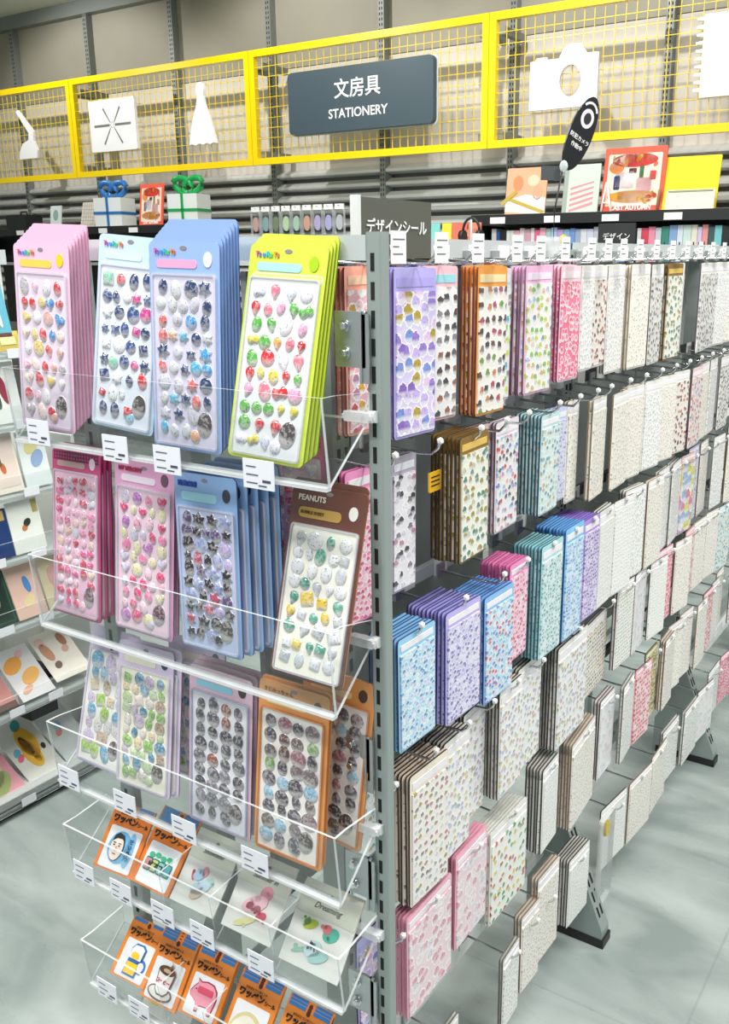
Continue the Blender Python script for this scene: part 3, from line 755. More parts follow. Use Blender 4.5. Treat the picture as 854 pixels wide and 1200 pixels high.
def column(ri, y, w, zt, h, xf, n, key, hf=.13, pitch=.0065, colno=0, bay=0, yawj=None, tagged=False, tilt=None):
    z = max(RZ[ri], min(RZ[ri]+.035, zt-.014)) if ri > 3 else RZ[ri]
    where = '%s row, %s hook from end post' % (rowname[ri], nth(colno))
    hook(y, z, 'wire hook with %s, %s row, %s from the end post' % ('a price tag above' if tagged else 'a white tip', rowname[ri], nth(colno)), tagged)
    yj = (rnd.uniform(-3, 3) if y < 1.6 else rnd.uniform(-8, 6)) if yawj is None else yawj
    n = min(n, 1+int((-.708-xf)/-pitch)) if xf > -.70 else 1
    me = hang_mesh(w, h, hf, key)
    for k in range(n):
        x = xf - k*pitch
        lab = '%s, %s' % (DESC[key], where)
        if n > 1: lab += ', ' + ('stack front' if k == 0 else ('%s in stack' % nth(k)))
        o = ob('sticker_sheet', me, None, (x, y+rnd.uniform(-.0012, .0012), zt-.012+rnd.uniform(-.001, .001)),
               card_rot((rnd.uniform(-.8, .8) if tilt is None else tilt), 0, yj+k*.25, 90), HC.get(key, '#efece6'))
        tag(o, lab, 'sticker sheet', 'sticker sheets on the %s row of the gondola' % rowname[ri])
B1 = {
 0: [(.905,.08,1.478,.195,-.645,3,'coral'),(1.0,.092,1.476,.21,-.635,5,'lilac'),(1.092,.088,1.477,.207,-.655,2,'greydots'),(1.206,.092,1.476,.21,-.635,5,'orangedots'),(1.283,.07,1.472,.2,-.66,2,'greenbusy'),
     (1.372,.09,1.474,.2,-.64,5,'wgreen'),(1.478,.078,1.474,.19,-.632,8,'hotpink'),(1.552,.06,1.472,.18,-.632,2,'white'),(1.625,.075,1.472,.18,-.64,2,'brownline')],
 1: [(.905,.08,1.238,.20,-.65,2,'pinkrows'),(1.01,.06,1.236,.19,-.66,2,'darkwhite'),(1.122,.088,1.25,.182,-.615,8,'snack'),(1.20,.066,1.246,.18,-.65,2,'pinkbusy'),(1.275,.086,1.245,.176,-.64,3,'multi'),(1.39,.08,1.24,.168,-.62,8,'teal'),(1.475,.08,1.236,.17,-.645,2,'bluelilac'),(1.555,.05,1.238,.19,-.65,2,'cream')],
 2: [(.965,.09,1.01,.165,-.612,8,'lightblue'),(1.085,.096,1.008,.175,-.608,11,'lavender'),(1.205,.092,.992,.18,-.612,10,'bluemulti'),(1.288,.07,1.014,.17,-.62,9,'pinkrows'),(1.392,.088,1.02,.205,-.608,9,'tealdots'),(1.49,.085,1.026,.213,-.608,10,'skyblue'),(1.575,.075,1.02,.2,-.61,11,'purple'),(1.655,.085,1.02,.2,-.612,3,'whitespot')],
 3: [(.90,.06,.80,.2,-.66,1,'teal'),(1.004,.10,.79,.215,-.615,8,'circles'),(1.10,.08,.788,.205,-.625,7,'floral'),(1.182,.08,.795,.198,-.64,3,'floral'),(1.268,.088,.805,.2,-.618,5,'floral'),(1.365,.098,.805,.2,-.63,3,'floral'),(1.53,.145,.795,.21,-.618,6,'floral'),(1.70,.15,.768,.165,-.64,2,'rowbeads')],
 4: [(.915,.07,.55,.19,-.66,1,'lilac'),(1.01,.13,.562,.18,-.618,5,'pinkpack'),(1.145,.11,.575,.175,-.62,4,'pinkpack'),(1.275,.14,.55,.185,-.618,6,'leaf'),(1.44,.08,.573,.18,-.615,6,'whitespot'),(1.605,.15,.565,.195,-.615,5,'beige')],
 5: [(.92,.09,.225,.19,-.64,2,'pinkpack'),(1.10,.09,.225,.17,-.64,2,'white'),(1.305,.075,.25,.16,-.62,2,'white'),(1.385,.075,.285,.175,-.62,3,'beige'),(1.465,.095,.325,.2,-.62,3,'beige'),(1.615,.10,.275,.165,-.615,6,'whitespot')],
}
for ri, rowl in B1.items():
    for ci, (y, w, zt, h, xf, n, key) in enumerate(rowl):
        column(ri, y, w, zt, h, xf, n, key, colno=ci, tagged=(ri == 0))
B2 = {
 0: ['white','cream','greymix','snack','white','greymix','greymix','white','cream','brightmix','white','cream','white','beige'],
 1: ['cream','cream','beige','white','beige','brownline','pinkbusy','cream','white','greymix','cream','white','beige','white'],
 2: ['whitespot','white','beige','white','white','brightmix','bluelilac','beige','white','cream','white','beige','white','cream'],
 3: ['greendot','pale','whitespot','hotpink','beige','redstripe','cream','beige','teal','beige','brightmix','cream','white','beige'],
 4: ['pale','white','redstripe','olive','beige','cream','beige','cream','redstripe','white','cream','pinkbusy','beige','white'],
 5: ['whitespot','beige','cream','white','white','pale','white','hotpink','pinkpack','white','cream','beige','white','white'],
}
for ri, keys in B2.items():
    n0 = len(B1[ri])
    for k, key in enumerate(keys[:12]):
        y = [1.712, 1.622, 1.75, 1.815, 1.757, 0][ri] + k*.0965 + rnd.uniform(-.004, .004)
        if ri == 5: y = 1.845 + k*.142
        zt = [1.472, 1.236, 1.02, .815, .575, .27][ri]
        if ri == 5 and k > 7: continue
        h = [.2, .19, .2, .19, .19, .165][ri]
        w = [.093, .094, .097, .097, .096, .136][ri]*rnd.uniform(.92, 1.03)
        xf = rnd.choice([-.61, -.625, -.64, -.62])
        n = rnd.choice([1, 1, 2, 2, 3]) if k < 5 else 1
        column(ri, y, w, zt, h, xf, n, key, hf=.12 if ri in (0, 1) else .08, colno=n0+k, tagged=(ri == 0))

# clear pack with yellow figure at the bottom row
t = thing('charm_pack', 'clear pack holding a yellow charm on the bottom row above the slotted foot', 'pack', (-.60, 1.735, .30), (0, 0, PI/2))
ob('clear_bag', mesh(plate(rrect(.07, .22, .008, 2, 0, -.11), -.006, .006, 0, 1), 'b', ACR, ACE), t)
ob('yellow_charm', mesh(plate(ell(0, -.035, .014, .02), -.004, .004), 'c', flat('#e8c820', .3)), t)
# yellow note tag near second row
t = thing('yellow_note', 'small yellow note card hanging in the gap beside the gold-headed sheets', 'note', (-.64, 1.058, 1.205), (0, 0, PI/2))
ob('note_card', mesh(plate(rrect(.032, .028, .002, 2, 0, -.014), -.001, .001), 'n', flat('#e8b020', .5)), t)
b_ = BM()
for k in range(3): box(b_, -.011, .011, -.0015, -.001, -.008-k*.006, -.0062-k*.006)
ob('note_print', mesh(b_, 'p', BLACK), t)

# design seal sign on the gondola top
t = thing('design_seal_sign', 'olive-grey sign with white katakana standing on the gondola top behind the grey post', 'sign', (-.70, 1.055, 1.486), (0, 0, PI/2))
ob('sign_panel', mesh(plate(rrect(.17, .074, .001, 2, 0, .037), -.003, .003), 'p', flat('#55574e', .5)), t)
b_ = BM(); box(b_, -.091, -.085, -.006, .006, -.0, .076); ob('end_cap', mesh(b_, 'e', flat('#d8dad8')), t)
text(t, 'デザインシール', .0205, .0, -.0042, .038, WHITE, 'lettering', 'CENTER', 0, .0002)

t = thing('paper_pad', 'stack of white paper with a pinkish red edge on the gondola top behind the sign', 'paper', (-.80, 1.24, 1.487), (0, 0, R(8)))
b_ = BM(); box(b_, -.04, .04, -.07, .07, 0, .014); ob('paper_sheets', mesh(b_, 'p', WHITE), t)
b_ = BM(); box(b_, -.0405, .0405, -.0705, .0705, .0142, .0165); ob('red_sheet', mesh(b_, 'p', flat('#e88a90')), t)
# oval camera notice on a wire stand
t = thing('camera_notice', 'black oval camera notice leaning on a wire stand above the gondola top', 'sign', (-.72, 1.60, 1.486))
b_ = BM(); tube(b_, [(0, 0, 0), (0, .0, .08), (.01, .01, .16)], .0016); ob('wire', mesh(b_, 'w', BLACK), t)
b_ = BM(); box(b_, -.02, .02, -.03, .03, 0, .035); bmesh.ops.bevel(b_, geom=b_.edges[:], offset=.006, segments=2); ob('clear_base', mesh(b_, 'b', ACE), t)
ob('yellow_star', mesh(plate(ell(0, .022, .008, .009, 8), -.002, .002), 's', flat('#e0c030', .4)), t, (.022, -.005, .008), (0, 0, R(60)))
ov = ob('oval_board', mesh(plate(ell(0, .062, .026, .068, 28), -.002, .002), 'o', flat('#101114', .35)), t, (.012, .02, .155), (Matrix.Rotation(R(62), 4, 'Z') @ Matrix.Rotation(R(26), 4, 'Y')).to_euler())
text(ov, '防犯カメラ', .0092, 0, -.0032, .052, WHITE, 'lettering', 'CENTER')
text(ov, '作動中', .0092, 0, -.0032, .038, WHITE, 'lettering', 'CENTER')
ob('eye_ring', mesh(plate(ell(0, .09, .014, .017), -.0026, -.002), 'r', flat('#d8d8dc')), ov)
ob('eye_iris', mesh(plate(ell(0, .09, .008, .010), -.0032, -.0026), 'r', BLACK), ov)
b_ = BM()
for a in range(7):
    a0 = R(30+a*17); a1 = R(30+(a+1)*17)
    prism(b_, [(.019*math.cos(a0), -.0026, .098+.022*math.sin(a0)), (.019*math.cos(a1), -.0026, .098+.022*math.sin(a1)), (.015*math.cos(a1), -.0026, .098+.018*math.sin(a1)), (.015*math.cos(a0), -.0026, .098+.018*math.sin(a0))], (0, .0006, 0))
ob('signal_arc', mesh(b_, 'a', flat('#d8d8dc')), ov)
b_ = BM(); bmesh.ops.create_icosphere(b_, subdivisions=2, radius=.008, matrix=Matrix.Translation((.01, .01, .155)) @ Matrix.Diagonal((1, .7, 1.3, 1)))
ob('clear_clip', mesh(b_, 'c', ACE), t)
ob('dark_card', mesh(plate(rrect(.036, .024, .001, 2, 0, .012), -.001, .001), 'd', flat('#454a4c')), t, (-.01, .0, .132), (0, 0, R(45)))

# ------------------------------------------------------------------ end display: posts and cross bar
ed = thing('end_display_frame', 'grey slotted end frame holding the clear trays of sticker sheets', 'display frame', (-.592, .875, 0))
def el(bm, name, mat, par=None):
    o = ob(name, mesh(bm, name, mat), par or ed, (.592, -.875, 0) if par is None else (0, 0, 0)); return o
b_ = BM(); prism(b_, [(x, y, 0) for x, y in rrect(.021, .019, .004, 3, -.5935, .8595)], (0, 0, 1.515)); pr_ = el(b_, 'post', POST)
b_ = BM()
for k in range(48): box(b_, -.5965, -.5915, .8495, .8512, 1.474-k*.0305, 1.493-k*.0305)
o = ob('slots', mesh(b_, 'slots', SLOT), pr_)
b_ = BM(); prism(b_, [(x, y, 0) for x, y in rrect(.03, .019, .004, 3, -1.09, .8595)], (0, 0, 1.515)); pl_ = el(b_, 'post', POST)
b_ = BM()
for k in range(48): box(b_, -1.093, -1.087, .8492, .8512, 1.474-k*.0305, 1.493-k*.0305)
ob('slots', mesh(b_, 'slots', SLOT), pl_)
b_ = BM(); box(b_, -1.075, -.604, .852, .868, 1.485, 1.512); el(b_, 'cross_bar', LGREY)
b_ = BM(); box(b_, -1.075, -.604, .852, .868, .10, .13); el(b_, 'cross_bar', POST)
for xx in (-.592, -1.09):
    b_ = BM(); box(b_, xx-.02, xx+.02, .76, .93, 0, .03); el(b_, 'foot', BLACK)
# bracket plates with bolts
for zc, xx in ((1.40, -.622), (.878, -.626), (.70, -.626), (.51, -.626)):
    t = thing('bracket_plate', 'galvanised bracket plate with two bolts on the end post, ' + {1.40: 'topmost', .878: 'second down', .70: 'third down', .51: 'lowest'}[zc], 'bracket', (xx, .846, zc))
    b_ = BM(); box(b_, -.021, .021, -.002, .002, -.031, .031); bmesh.ops.bevel(b_, geom=b_.edges[:], offset=.0012, segments=1); ob('plate', mesh(b_, 'pl', ZINC), t)
    b_ = BM(); box(b_, .014, .017, -.004, .03, -.048, .031); box(b_, .017, .026, -.002, .0, -.048, .028); ob('hook_flange', mesh(b_, 'fl', ZINC), t)
    for s in (.015, -.015):
        b_ = BM(); tube(b_, [(-.006, -.0015, s), (-.006, -.004, s)], .0072, 6); tube(b_, [(-.006, -.004, s), (-.006, -.0095, s)], .0042, 8); ob('bolt', mesh(b_, 'bolt', CHROME), t)

# ------------------------------------------------------------------ acrylic trays
th = .003
def tray(i, z0, lip, x0, x1, label, tags, dividers=(), back=(.848, .062)):
    yb, yl = .775, .765
    t = thing('acrylic_tray', label, 'tray', (x1, yb, z0))
    def tl(bm, name): return ob(name, mesh(bm, name, ACR, ACE), t, (-x1, -yb, -z0))
    by, bz = back; bz = z0+bz
    def slab(name, a, b, up):  # a,b = (y,z) ends of the section, extruded in X, thickness along 'up'
        bm = BM()
        q = [(x0, a[0], a[1]), (x0, b[0], b[1]), (x0, b[0]+up[0], b[1]+up[1]), (x0, a[0]+up[0], a[1]+up[1])]
        va = [bm.verts.new(p) for p in q]; vb = [bm.verts.new((x1, p[1], p[2])) for p in q]
        for k, mi in ((0, 0), (1, 1), (2, 0), (3, 1)):
            f = bm.faces.new((va[k], va[(k+1) % 4], vb[(k+1) % 4], vb[k])); f.material_index = mi
        bm.faces.new(va[::-1]).material_index = 1; bm.faces.new(vb).material_index = 1
        return tl(bm, name)
    slab('base_panel', (yb, z0), (by, bz), (0, -th))
    slab('front_lip', (yb-.0005, z0-th), (yl-.0005, z0+lip), (-th, 0))
    bm = BM(); box(bm, x0, x1, yb-.007, yb+.002, z0-.0075, z0-th-.0005, 1); tl(bm, 'bottom_edge')
    for xs in (x0-th, x1):
        bm = BM(); prism(bm, [(xs, yl-.003, z0+lip), (xs, yb-.002, z0-th), (xs, by, bz), (xs, by, bz+.03), (xs, yl+.02, z0+lip)][0:5], (th, 0, 0), 0, 1); tl(bm, 'side_panel')
    for xs in dividers:
        bm = BM(); prism(bm, [(xs, yl+.001, z0+lip*.9), (xs, yb+.001, z0+.001), (xs, by-.01, bz-.008), (xs, by-.01, bz+.02)], (th*.7, 0, 0), 0, 1); tl(bm, 'divider')
    bm = BM(); box(bm, x1-.028, x1+.012, by-.012, by, bz-.003, bz+.008, 1); bmesh.ops.bevel(bm, geom=bm.edges[:], offset=.003, segments=2)
    for f in bm.faces: f.material_index = 1
    tl(bm, 'clip_block')
    bm = BM(); tube(bm, [(x1+.003, by-.001, bz+.003), (x1+.013, by-.001, bz+.003)], .007, 10, 1); tl(bm, 'clip_block')
    for (xc, dz, dark) in tags:
        b = BM(); box(b, -.023, .023, -.0012, 0, -.017, .017)
        p = ob('price_tag', mesh(b, 'tag', flat('#eceef6', .4)), t, (xc-x1, -.0105+ -.0, dz), (0, 0, 0))
        b = BM()
        rg = random.Random(int(abs(xc)*1000))
        for r_ in range(3):
            box(b, -.018, -.018+rg.uniform(.012, .02), -.0016, -.0013, .008-r_*.0095, .0092-r_*.0095)
        box(b, .006, .018, -.0016, -.0013, -.0085, -.0055); box(b, .0, .012, -.0016, -.0013, -.0135, -.012)
        ob('tag_print', mesh(b, 'print', flat('#454a5c', .5)), p)
    return t
tray(1, 1.250, .096, -1.148, -.602, 'top clear acrylic tray holding pink, blue and lime sticker sheets', [(-1.088,.012,0),(-.935,.006,0),(-.842,.002,0),(-.695,.002,0)])
tray(2, .975, .105, -1.140, -.602, 'second clear acrylic tray from the top, holding pink, blue and brown sheets', [])
tray(3, .715, .098, -1.145, -.602, 'third clear acrylic tray holding pastel, grey-dot and orange sheets', [(-1.11,.012,0),(-.985,.012,0),(-.865,.012,0),(-.735,.012,0)])
tray(4, .553, .085, -1.135, -.602, 'fourth clear acrylic tray holding two orange and three cream patch packs', [(-1.10,.010,0),(-1.015,.010,0),(-.925,.010,0),(-.845,.010,0),(-.735,.010,0)], (-.93, -.83, -.72))
tray(5, .342, .085, -1.125, -.602, 'lowest full clear acrylic tray holding five orange patch packs', [(-1.075,.010,0),(-1.0,.010,0),(-.90,.01,0),(-.80,.01,0)], (-.955, -.86))

# ------------------------------------------------------------------ puffy sticker meshes
def outline(kind, n=18):
    o = []
    for k in range(n):
        a = 2*PI*k/n
        if kind == 'round': r = 1
        elif kind == 'egg': r = 1
        elif kind == 'heart':
            x = 16*math.sin(a)**3; z = 13*math.cos(a)-5*math.cos(2*a)-2*math.cos(3*a)-math.cos(4*a); o.append((x/16, z/15+.1)); continue
        elif kind == 'drop':
            x = math.sin(a)*(.80+.2*math.cos(a)); z = math.cos(a); z = z*1.15 if z < 0 else z*.85; x *= (1.0 if z > -.3 else .72); o.append((x*.9, z)); continue
        elif kind == 'bow': r = .55+.45*abs(math.cos(a))**.7; o.append((1.15*r*math.cos(a), .9*r*math.sin(a)*(1.25 if abs(math.cos(a)) > .5 else .8))); continue
        elif kind == 'star':
            r = 1.08 if k % 3 == 0 else .72; o.append((r*math.sin(a), r*math.cos(a))); continue
        elif kind == 'loaf': r = 1; o.append((max(-.85, min(.85, 1.2*math.sin(a))), max(-.75, min(.8, 1.15*math.cos(a))))); continue
        x, z = math.sin(a), math.cos(a)
        if kind == 'egg': x *= .80; z *= 1.08
        o.append((x*r, z*r))
    return o
_pz = {}
def puff(kind, r, hgt=.0032):
    k = (kind, round(r, 4))
    if k in _pz: return _pz[k]
    out = outline(kind); b = BM()
    rings = []
    for s, y, in ((1.18, 0), (1.12, -hgt*.25), (1.0, -hgt*.45), (.78, -hgt*.82), (.42, -hgt)):
        rings.append([b.verts.new((x*r*s, y, z*r*s)) for x, z in out])
    n = len(out)
    for i, (a, c) in enumerate(zip(rings, rings[1:])):
        for j in range(n):
            f = b.faces.new((a[j], a[(j+1) % n], c[(j+1) % n], c[j])); f.smooth = True; f.material_index = 0 if i < 1 else 1
    f = b.faces.new(rings[-1]); f.material_index = 1; f.smooth = True
    b.faces.new(rings[0][::-1])
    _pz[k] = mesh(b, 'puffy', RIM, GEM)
    return _pz[k]

# ------------------------------------------------------------------ sheets on the trays
W0, H0 = .111, .245
_sh = {}
def sheet_parts(st):
    if st['k'] in _sh: return _sh[st['k']]
    w, h = st.get('w', W0), st.get('h', H0)
    d = {}
    d['back'] = mesh(plate(rrect(w, h, .007, 4, 0, h/2), -.0011, .0011, 0, 1), 'back', CARD, flat(st['side'], .5))
    hz = st.get('hz', .036)
    fh = h-hz-.008
    d['field'] = mesh(plate(rrect(w-.014, fh, .003, 2, 0, .006+fh/2), -.0021, -.0011), 'field', flat(st['field'], .25, 0, .5))
    b = BM(); ow, oh = w-.010, fh+.004
    o_ = rrect(ow, oh, .005, 3, 0, .006+fh/2); i_ = rrect(ow-.0045, oh-.0045, .003, 3, 0, .006+fh/2)
    A = [b.verts.new((x, -.0012, z)) for x, z in o_]; B = [b.verts.new((x, -.0042, z)) for x, z in o_]
    D = [b.verts.new((x, -.0042, z)) for x, z in i_]; E_ = [b.verts.new((x, -.0022, z)) for x, z in i_]
    n = len(o_)
    for p, q in ((A, B), (B, D), (D, E_)):
        for j in range(n): b.faces.new((p[j], p[(j+1) % n], q[(j+1) % n], q[j]))
    d['rim'] = mesh(b, 'rim', st['rimmat'])
    d['banner'] = mesh(plate(rrect((w-.022)*.72, hz*.27, hz*.12, 3, -.011, h-hz*.70), -.0018, -.0011), 'banner', flat(st['banner'], .3))
    b = plate(ell(0, h-.0075, .0055, .0026, 12), -.0015, -.0011); d['hole'] = mesh(b, 'hole', flat('#8a8088', .8))
    d['mascot'] = mesh(plate(ell(w*.34, h-hz*.55, .0065, .0085, 14), -.002, -.0011), 'mark', flat(st['mark'], .3))
    _sh[st['k']] = d
    return d
RCL = {}
def rimm(c):
    if c not in RCL:
        m, nt, b = newmat('clear_blister_rim'); b.inputs['Base Color'].default_value = lin(c); b.inputs['Roughness'].default_value = .12; b.inputs['Alpha'].default_value = .55; b.inputs['Coat Weight'].default_value = .5
        RCL[c] = m
    return RCL[c]
RAIN = ['#e0508c', '#7a5ad0', '#3c8ad8', '#38b8c0', '#60c060', '#e0a030', '#e05a50']
ST = {
 'pink':  dict(card='#eec4de', side='#a8788c', field='#ead8ea', banner='#f6cf58', mark='#ecd028', cols=['#c8303a','#e8d0c8','#4f8fd0','#d8a8a0','#e8b8d0','#d8c070','#b0a8b0','#d04048','#e0e0e8'], shapes=['egg','round','heart','egg','drop'], grid=(4,9,.0112)),
 'pale':  dict(card='#c6def0', side='#8098b8', field='#dfe6f2', banner='#cfe6f4', mark='#e8f0f4', cols=['#26406e','#26406e','#d83a90','#88c8e0','#d02838','#e8ecf0','#8ac4b0','#30508c'], shapes=['egg','round','star','loaf'], grid=(4,9,.0112)),
 'blue':  dict(card='#9ab8ea', side='#4a6294', field='#dcd8ee', banner='#e8a8d0', mark='#e8f0f4', cols=['#26406e','#3c9ad8','#26406e','#e0a880','#c8c8d8','#48b0d8','#d86868','#d0d4d8'], shapes=['egg','round','egg','star'], grid=(4,10,.0108)),
 'lime':  dict(card='#cfe04a', side='#7a8c1c', field='#e2e6e8', banner='#a8d0e8', mark='#a8cc20', cols=['#5cb048','#d83038','#5cb048','#e8e8f4','#e8788c','#e8a040','#d8c840','#d83038','#d0d8f0','#e8a0c8'], shapes=['egg','drop','round','drop','bow'], grid=(4,10,.0108)),
 'gingham': dict(card='#c8467e', side='#8c3460', field='#f2c4dc', banner='#c8a8a0', mark='#f0dce8', cols=['#e890b8','#f4d4e4','#d8486c','#f0b8d0','#e8c8b8','#d0d0e0','#c84a60','#d85a90'], shapes=['round','heart','egg','bow'], grid=(5,13,.0088), hz=.03),
 'melody': dict(card='#dba0c4', side='#9a5a80', field='#f2d4e4', banner='#e8d8e4', mark='#6a4a60', cols=['#e0407c','#f088b0','#e0407c','#d8d0e8','#f4c8dc','#c070c0','#f0a8c0','#e8e0b0'], shapes=['egg','round','egg','heart'], grid=(4,11,.0105), hz=.034),
 'navyblue': dict(card='#8aaedc', side='#3c527e', field='#bcc8ea', banner='#9cd0e0', mark='#3c3a4c', cols=['#26242c','#34303e','#b0a0d0','#26242c','#2c2a34','#8c98c8','#5a4c78','#26242c','#b04868'], shapes=['star','star','round','egg'], grid=(4,10,.0120), hz=.042),
 'brown': dict(card='#6a4034', side='#a8764e', field='#efeee2', banner='#c8a054', mark='#f0ece8', cols=['#e4e6ec','#4c9a86','#d8dce4','#e0c040','#b8c0c4','#e8eaee','#5aa890','#c8ccd4'], shapes=['egg','round','loaf','drop'], grid=(4,9,.0112), hz=.047),
 'pastel': dict(card='#d8cfea', side='#9c94bc', field='#f0f0ea', banner='#e0e4d0', mark='#d0d8a0', cols=['#98c048','#a0c8e0','#d8c8a8','#68a8c8','#c8b8d8','#d8d8d8','#b8a890'], shapes=['round','loaf','egg'], grid=(3,8,.0145)),
 'sumi': dict(card='#dccbe6', side='#9c90b4', field='#f2f0dc', banner='#e8e4d0', mark='#3c4a60', cols=['#88b858','#4a88a8','#d8c8a0','#b8d0a0','#c0b0c8','#e0d8d0','#7aa8c0','#a8907a'], shapes=['round','egg','loaf'], grid=(4,10,.0112)),
 'greydot': dict(card='#dab8c8', side='#6c6278', field='#e4e4ec', banner='#8cc8dc', mark='#484048', cols=['#4a4a54','#60606a','#4a4a54','#55555e','#7c7a84','#4a4a54','#5a5a64','#64646c','#8a5c4c'], shapes=['round','egg','round'], grid=(4,9,.0122), hz=.034, rimc='#b0b8d0'),
 'orange': dict(card='#e09a58', side='#c47a48', field='#efebe6', banner='#f0d090', mark='#4a3430', cols=['#5a5660','#4a464e','#7c6c70','#5a5660','#a06a78','#6a4c48','#5a5660','#8ab4cc','#4a464e','#6c625e','#7aa05c'], shapes=['round','egg','round'], grid=(4,9,.0120), hz=.036, rimc='#d88a4c'),
}
HGT = {'melody': .240, 'navyblue': .233, 'brown': .234, 'sumi': .218, 'pastel': .215, 'greydot': .232, 'orange': .238}
for k, s in ST.items():
    s['h'] = HGT.get(k, H0)
    s['k'] = k; s['rimmat'] = rimm(s.get('rimc', '#e8e6f0'))
def make_sheet(key, label, X, Y, Z, roll_, lean, yaw_, full=True, group=None, seed=0, partial=False):
    s = ST[key]; d = sheet_parts(s); w, h = s.get('w', W0), s.get('h', H0)
    t = thing('sticker_sheet', label, 'sticker sheet', (X, Y, Z), card_rot(roll_, lean, yaw_), group)
    ob('backing_card', d['back'], t, color=s['card'])
    ob('blister_rim', d['rim'], t)
    ob('header_banner', d['banner'], t); ob('header_mark', d['mascot'], t)
    ob('sticker_field', d['field'], t)
    if not full: return t
    ob('hang_hole', d['hole'], t)
    hz = s.get('hz', .036)
    zl = h-hz*.33
    if key in ('pink', 'pale', 'blue', 'lime'):
        xx = -w/2+.009
        for i, ch in enumerate('TsuRuTsuRu'[:7]):
            text(t, ch, .0085, xx, -.0022, zl, flat(RAIN[i % 7], .4), 'logo_letter', bold=.0003); xx += .0052
    elif key == 'melody': text(t, 'MY MELODY', .0078, -w/2+.008, -.0022, zl, flat('#a8204c', .4), 'logo_lettering', bold=.0004)
    elif key == 'navyblue': text(t, 'KUROMI', .0088, -w/2+.008, -.0022, zl, flat('#1c3c9c', .4), 'logo_lettering', bold=.0006)
    elif key == 'brown':
        text(t, 'PEANUTS', .0098, -w/2+.010, -.0022, zl, flat('#efe6da', .4), 'logo_lettering', bold=.0002)
        text(t, 'BUBBLE SHEET', .0055, -w/2+.016, -.0025, h-hz*.70, flat('#6a4a20', .4), 'banner_lettering')
    elif key in ('greydot', 'orange'):
        text(t, 'うじみっちゃん', .0068, -w/2+.008, -.0022, zl, flat('#4a3038', .4), 'logo_lettering')
    if key == 'gingham':
        b = BM()
        for i in range(17): box(b, -w/2+.004+i*.0062, -w/2+.0066+i*.0062, -.0013, -.0011, h-hz*.5, h-.003)
        for i in range(3): box(b, -w/2+.004, w/2-.004, -.0015, -.0013, h-.006-i*.005, h-.0038-i*.005)
        ob('gingham_check', mesh(b, 'g', flat('#7c2450', .5)), t)
    rg = random.Random(hash(key) % 1 + seed*7 + len(key)*13 + ord(key[0]))
    nx, nz, r = s['grid']
    fw_, fh = w-.022, h-hz-.022
    for j in range(nz):
        cnt = nx + (1 if j % 2 and nx < 5 and key not in ('greydot', 'orange') else 0)
        for i in range(cnt):
            x = -fw_/2 + fw_*(i+.5)/cnt + rg.uniform(-.0014, .0014)
            z = .014 + fh*(nz-1-j+.5)/nz + rg.uniform(-.0018, .0018)
            rad = r*rg.uniform(.66, .92)*.98
            if cnt > nx: rad *= .85
            if abs(x-w*.27) < .017 and z < .052 and key not in ('brown',): continue
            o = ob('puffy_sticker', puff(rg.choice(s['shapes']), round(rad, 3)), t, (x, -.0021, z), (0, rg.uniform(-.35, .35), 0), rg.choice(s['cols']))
    if key != 'brown':
        ob('puffy_sticker', puff('egg', .013), t, (w*.27, -.0021, .034), (0, .2, 0), {'gingham': '#6a4a5a', 'melody': '#6a3a50'}.get(key, '#4c4444'))
        ob('puffy_sticker', puff('round', .007), t, (w*.13, -.0021, .018), (0, 0, 0), s['cols'][3])
    return t
SHDESC = {'pink': 'pink sheet with red and gold stickers', 'pale': 'pale blue sheet with navy stickers leaning between stacks', 'blue': 'blue sheet with navy and sky stickers',
 'lime': 'lime green sheet with red and green stickers', 'gingham': 'magenta gingham-topped sheet', 'melody': 'mauve sheet with hot pink stickers', 'navyblue': 'light blue sheet with black spiky stickers',
 'brown': 'dark brown framed sheet', 'pastel': 'lilac-edged sheet with large pastel stickers', 'sumi': 'lilac-edged cream sheet', 'greydot': 'mauve-topped sheet with grey round stickers', 'orange': 'orange sheet with grey round stickers'}
TRN = {1: 'top tray', 2: 'second tray', 3: 'third tray'}
#        key  tray  X      Y     Z     roll lean yaw  n  dY    dZ
ES = [('pink', 1, -1.094, .786, 1.262, 2.3, 2.5, 1, 7, .0062, .0042, 0),
      ('pale', 1, -.962, .800, 1.272, 4.6, 6, 3, 1, .006, .003, 0),
      ('blue', 1, -.828, .786, 1.262, 1.3, 2.5, 2, 7, .0062, .0042, 0),
      ('lime', 1, -.705, .786, 1.262, 2.6, 11.5, 2, 4, .006, .0032, .002),
      ('gingham', 2, -1.096, .80, .981, -1.1, 7, -2.4, 3, .009, .003, .003),
      ('melody', 2, -.954, .80, .986, 1.4, 5.1, 2, 2, .010, .004, 0),
      ('navyblue', 2, -.813, .79, .996, -1.7, 3, -2, 5, .010, .004, .009),
      ('brown', 2, -.657, .787, .997, .3, 15, .5, 2, .008, .006, -.004),
      ('pastel', 3, -1.085, .80, .735, -1, 16, -2, 1, .01, .004, 0),
      ('sumi', 3, -.975, .79, .738, -1, 9, 1, 2, .008, .003, .01),
      ('greydot', 3, -.823, .79, .728, 1.2, 4.5, 2, 3, .011, .003, 0),
      ('orange', 3, -.700, .788, .731, 1.0, 6, 2, 2, .007, .003, 0)]
for (key, tr, X, Y, Z, ro, le, ya, n, dY, dZ, dX) in ES:
    for k in range(n):
        base = SHDESC[key]
        lab = '%s on the %s' % (base, TRN[tr]) if n == 1 else '%s, %s, %s of its stack' % (base, TRN[tr], ORD[k])
        make_sheet(key, lab, X+dX*k, Y+dY*k, Z+dZ*k, ro, le-k*(.25 if n > 4 else .6), ya, full=(k == 0), seed=k, group='sheets in the %s' % TRN[tr])
